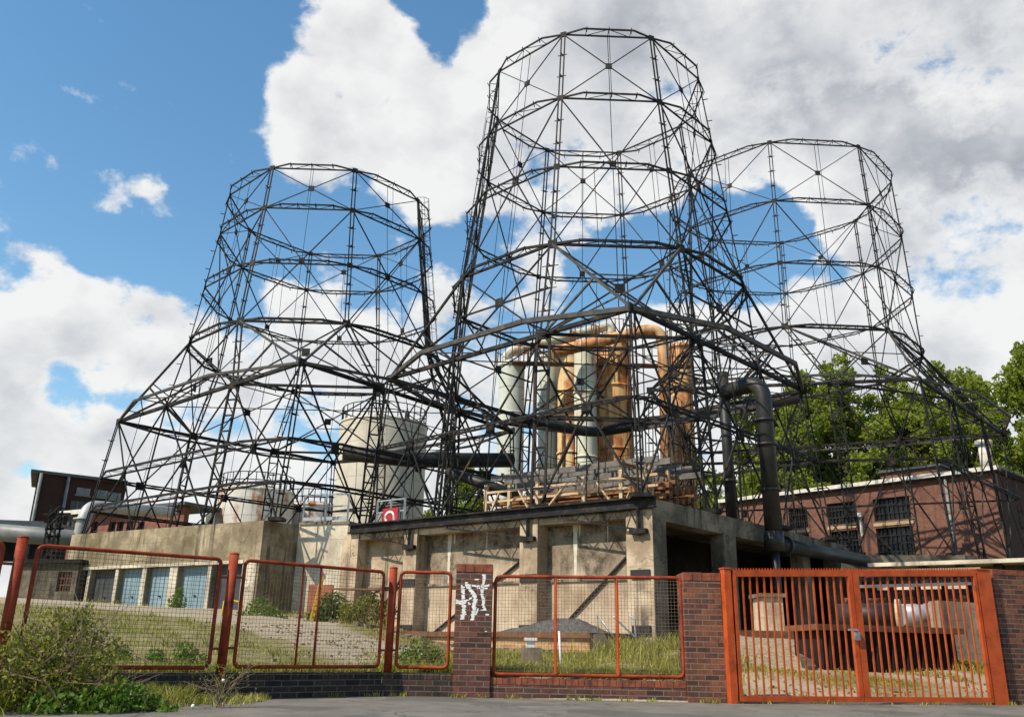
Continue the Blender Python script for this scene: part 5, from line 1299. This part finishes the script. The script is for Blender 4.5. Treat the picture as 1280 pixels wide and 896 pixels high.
link('leaves', lm, M['bush'], sp)
# dandelion clocks
dl = [(171, 856, 9.55, 'dandelion clock standing highest over the weed clump'), (155, 862, 9.5, 'dandelion clock left of the highest one'), (240, 882, 9.7, 'dandelion clock near the bare sapling'), (278, 850, 10.4, 'dandelion clock just under the wall capping by the fence post'), (107, 850, 9.2, 'dandelion clock at the edge of the wild bush'), (80, 880, 8.9, 'dandelion clock low in the wild bush'), (163, 868, 9.5, 'dandelion clock close under the highest one')]
d0 = None
for px, py, y, lab in dl:
    p = aty(px, py, y); hgt = .3
    if d0 is None:
        d0 = thing('dandelion_clock', (p.x, y, p.z-hgt), lab, 'dandelion', 'dandelion clocks')
        mb = MB(); mb.tube([(p.x, y, p.z-hgt), (p.x+.01, y, p.z)], .003, 5); link('stalk', mb, M['weed'], d0)
        mb = MB(); rr = .021; mb.lathe(p.x+.01, y, [(.001, p.z-rr)]+[(rr*math.sin(PI*k/8), p.z-rr*math.cos(PI*k/8)) for k in range(1, 8)]+[(.001, p.z+rr)], 12); link('seed_head', mb, M['fluff'], d0)
    else: dup(d0, (p.x, y, p.z-hgt), 0, 1, lab)
# bushes against the basin
q = aty(416, 758, 29.5); bl = [((q.x, q.y, q.z), .5), ((q.x+.3, q.y, q.z-.3), .45), ((q.x-.4, q.y, q.z-.35), .4)]
make_bush('dark_shrub', q.x, q.y, bl, 2200, .1, 'leaf_dark', 'dark round shrub by the corner of the pale block', 7, 8, 'shrub')
q = aty(458, 757, 28); bl = [((q.x, q.y, q.z-.1), .45), ((q.x+.6, q.y, q.z-.2), .4), ((q.x-.5, q.y, q.z-.2), .4), ((q.x+.2, q.y, q.z+.2), .3)]
make_bush('dry_weeds', q.x, q.y, bl, 2200, .09, 'bush', 'dry brownish weeds under the rusty shelf', 8, 24, 'weeds')
q = aty(222, 752, 34); bl = [((q.x, q.y, q.z), .35), ((q.x, q.y, q.z+.4), .2), ((q.x, q.y, q.z-.4), .4)]
make_bush('tall_weed', q.x, q.y, bl, 900, .1, 'weed', 'tall green weed in front of a blue garage door', 12, 8, 'weeds')
q = aty(325, 765, 29); bl = [((q.x, q.y, q.z), .5), ((q.x+.5, q.y, q.z-.2), .4), ((q.x-.5, q.y, q.z-.3), .4)]
make_bush('yellow_weeds', q.x, q.y, bl, 1500, .09, 'weed', 'yellow-green weeds at the corner of the mossy wall', 13, 10, 'weeds')
q = aty(526, 815, 15); bl = [((q.x, q.y, q.z), .28), ((q.x+.2, q.y, q.z-.1), .22), ((q.x-.25, q.y, q.z-.1), .2)]
make_bush('leafy_weeds', q.x, q.y, bl, 900, .06, 'weed', 'leafy weeds behind the narrow mesh panel', 14, 10, 'weeds')
q = aty(232, 818, 12.6); bl = [((q.x, q.y, q.z), .17), ((q.x-.4, q.y, q.z-.08), .16), ((q.x-.9, q.y, q.z-.06), .18), ((q.x+.25, q.y, q.z-.1), .12)]
make_bush('wall_weeds', q.x, q.y, bl, 1300, .05, 'weed', 'low green weeds behind the wide panel before the garages', 15, 10, 'weeds')

# grass
def grass():
    rnd = random.Random(2); mb = MB()
    def blade(x, y, h, z=None):
        z = gz(x, y) if z is None else z
        a = rnd.uniform(0, 2*PI); w = .003+.004*rnd.random() + .0002*y; l = rnd.uniform(.1, .9)*h; b_ = rnd.uniform(0, 2*PI)
        d = Vector((math.cos(a)*w, math.sin(a)*w, 0)); p = Vector((x, y, z-.01)); t_ = p+Vector((math.cos(b_)*l, math.sin(b_)*l, h))
        m_ = p.lerp(t_, .55)+Vector((-math.cos(b_)*l*.15, -math.sin(b_)*l*.15, .05*h))
        n = len(mb.v); mb.v += [p-d, p+d, m_+d*.7, m_-d*.7, t_]; mb.f += [(n, n+1, n+2, n+3), (n+3, n+2, n+4)]; mb.sm += [False, False]
    def pn(x, y, s_): return math.sin(x*s_+1.3)*math.sin(y*s_*.9+.4)+.6*math.sin(x*s_*2.3+y*s_*1.7)
    # strip just behind the walls
    for _ in range(15000):
        x = rnd.uniform(-8, 2.5); d = .3+abs(rnd.gauss(0, .4)); blade(x, yF(x)+d, rnd.uniform(.04, .14)*(1.2 if x > -1 else 1))
    # patches in the yard
    for _ in range(46000):
        y = 12+rnd.random()**1.3*24; x = rnd.uniform(-22, 4.5)
        d = y-yF(x)
        if d < .4: continue
        band = pn(x*.35, y, .75)
        tr = min(abs(.863*x+.506*y-TRK), abs(y-27.5)*.62 if x < -5.5 else 99)
        if tr < 1.9+.5*band: continue
        if tr < 2.6 and rnd.random() < .6: continue
        if x > 0 and y < 16.4 and y > yF(x)+1.1: continue
        if pn(x*1.7, y, 1.9) < -.35: continue
        blade(x, y, rnd.uniform(.03, .12)*(1+.02*y))
    # mound between the pillars
    for _ in range(20000):
        x, y = rnd.gauss(3.6, 1.1), rnd.gauss(20.0, 2.2)
        if x > 4.7 or y < yF(x)+2.2 or y > 24 or (x < 2.3 and y > 20.5): continue
        if pn(x, y, 2.1)+.8*pn(x, y, 5.3) < rnd.uniform(-.6, .5): continue
        blade(x, y, rnd.uniform(.05, .2)*(1+.5*max(0, pn(x, y, 5.3))))
    for _ in range(700):
        x, y = rnd.gauss(3.4, 1.0), rnd.gauss(19.5, 2.0)
        if x < 4.7 and yF(x)+2.2 < y < 23: blade(x, y, rnd.uniform(.25, .5))
    for _ in range(9000):
        x, y = rnd.gauss(.9, 1.2), rnd.gauss(20.0, 1.7)
        if y < yF(x)+2.5 or y > 21.3 or pn(x, y, 2.3) < -.2: continue
        blade(x, y, rnd.uniform(.05, .18))
    for _ in range(9000):
        x, y = rnd.gauss(-.5, .8), rnd.gauss(15.5, 1.0)
        if y < yF(x)+.4 or pn(x, y, 3.1) < -.4: continue
        blade(x, y, rnd.uniform(.05, .17))
    # gate yard
    for _ in range(7000):
        x, y = rnd.uniform(3.6, 9.5), rnd.gauss(15.9, .5)
        if pn(x, y, 1.7) < .25 or y < yF(x)+1: continue
        blade(x, y, rnd.uniform(.03, .1))
    for _ in range(2500):
        x, y = rnd.gauss(9.3, .7), rnd.gauss(18.6, .8); blade(x, y, rnd.uniform(.05, .2))
    for _ in range(2500):
        x, y = rnd.uniform(5.9, 9.5), rnd.uniform(18.3, 19.5); blade(x, y, rnd.uniform(.06, .2), gz(x, y))
    for _ in range(2600):
        x = rnd.uniform(-3.2, 9.5)
        if 3.05 < x < 7.3 and rnd.random() < .75: continue
        if pn(x*3, x, 1.9) < .15: continue
        blade(x, yF(x)-.06-abs(rnd.gauss(0, .035))-(.04 if x < 3 else 0), rnd.uniform(.02, .09), 0)
    # verge in front of the left wall
    for _ in range(9000):
        x = rnd.uniform(-7, -2.9); y = yF(x)-.25-abs(rnd.gauss(0, .55)); 
        if x > -3.4 and rnd.random() < .6: continue
        blade(x, y, rnd.uniform(.06, .26)*(1 if x < -3.6 else .5), 0)
    o = link('grass', mb, M['grass']); tag(o, 'dry and green grass growing in patches over the yard and along the walls', 'grass', kind='stuff')
grass()

GROUPS = {'mesh_fence': 'wire mesh fence panels', 'scrubber_column': 'process columns behind the central tower', 'storage_tank': 'storage tanks behind the basins', 'gate_leaf': 'orange gate leaves',
          'gate_post': 'orange gate posts', 'brick_pillar': 'brick fence pillars', 'cooling_tower_frame': 'cooling tower frames', 'water_main': 'dark water mains', 'low_wall': 'low brick fence walls',
          'railing': 'galvanised railings', 'lying_pipe': 'pipe lengths lying behind the pit', 'overhead_pipe': 'overhead pipes of the columns'}
for o in col.objects:
    k = o.name.split('.')[0]
    if o.parent is None and k in GROUPS: o['group'] = GROUPS[k]
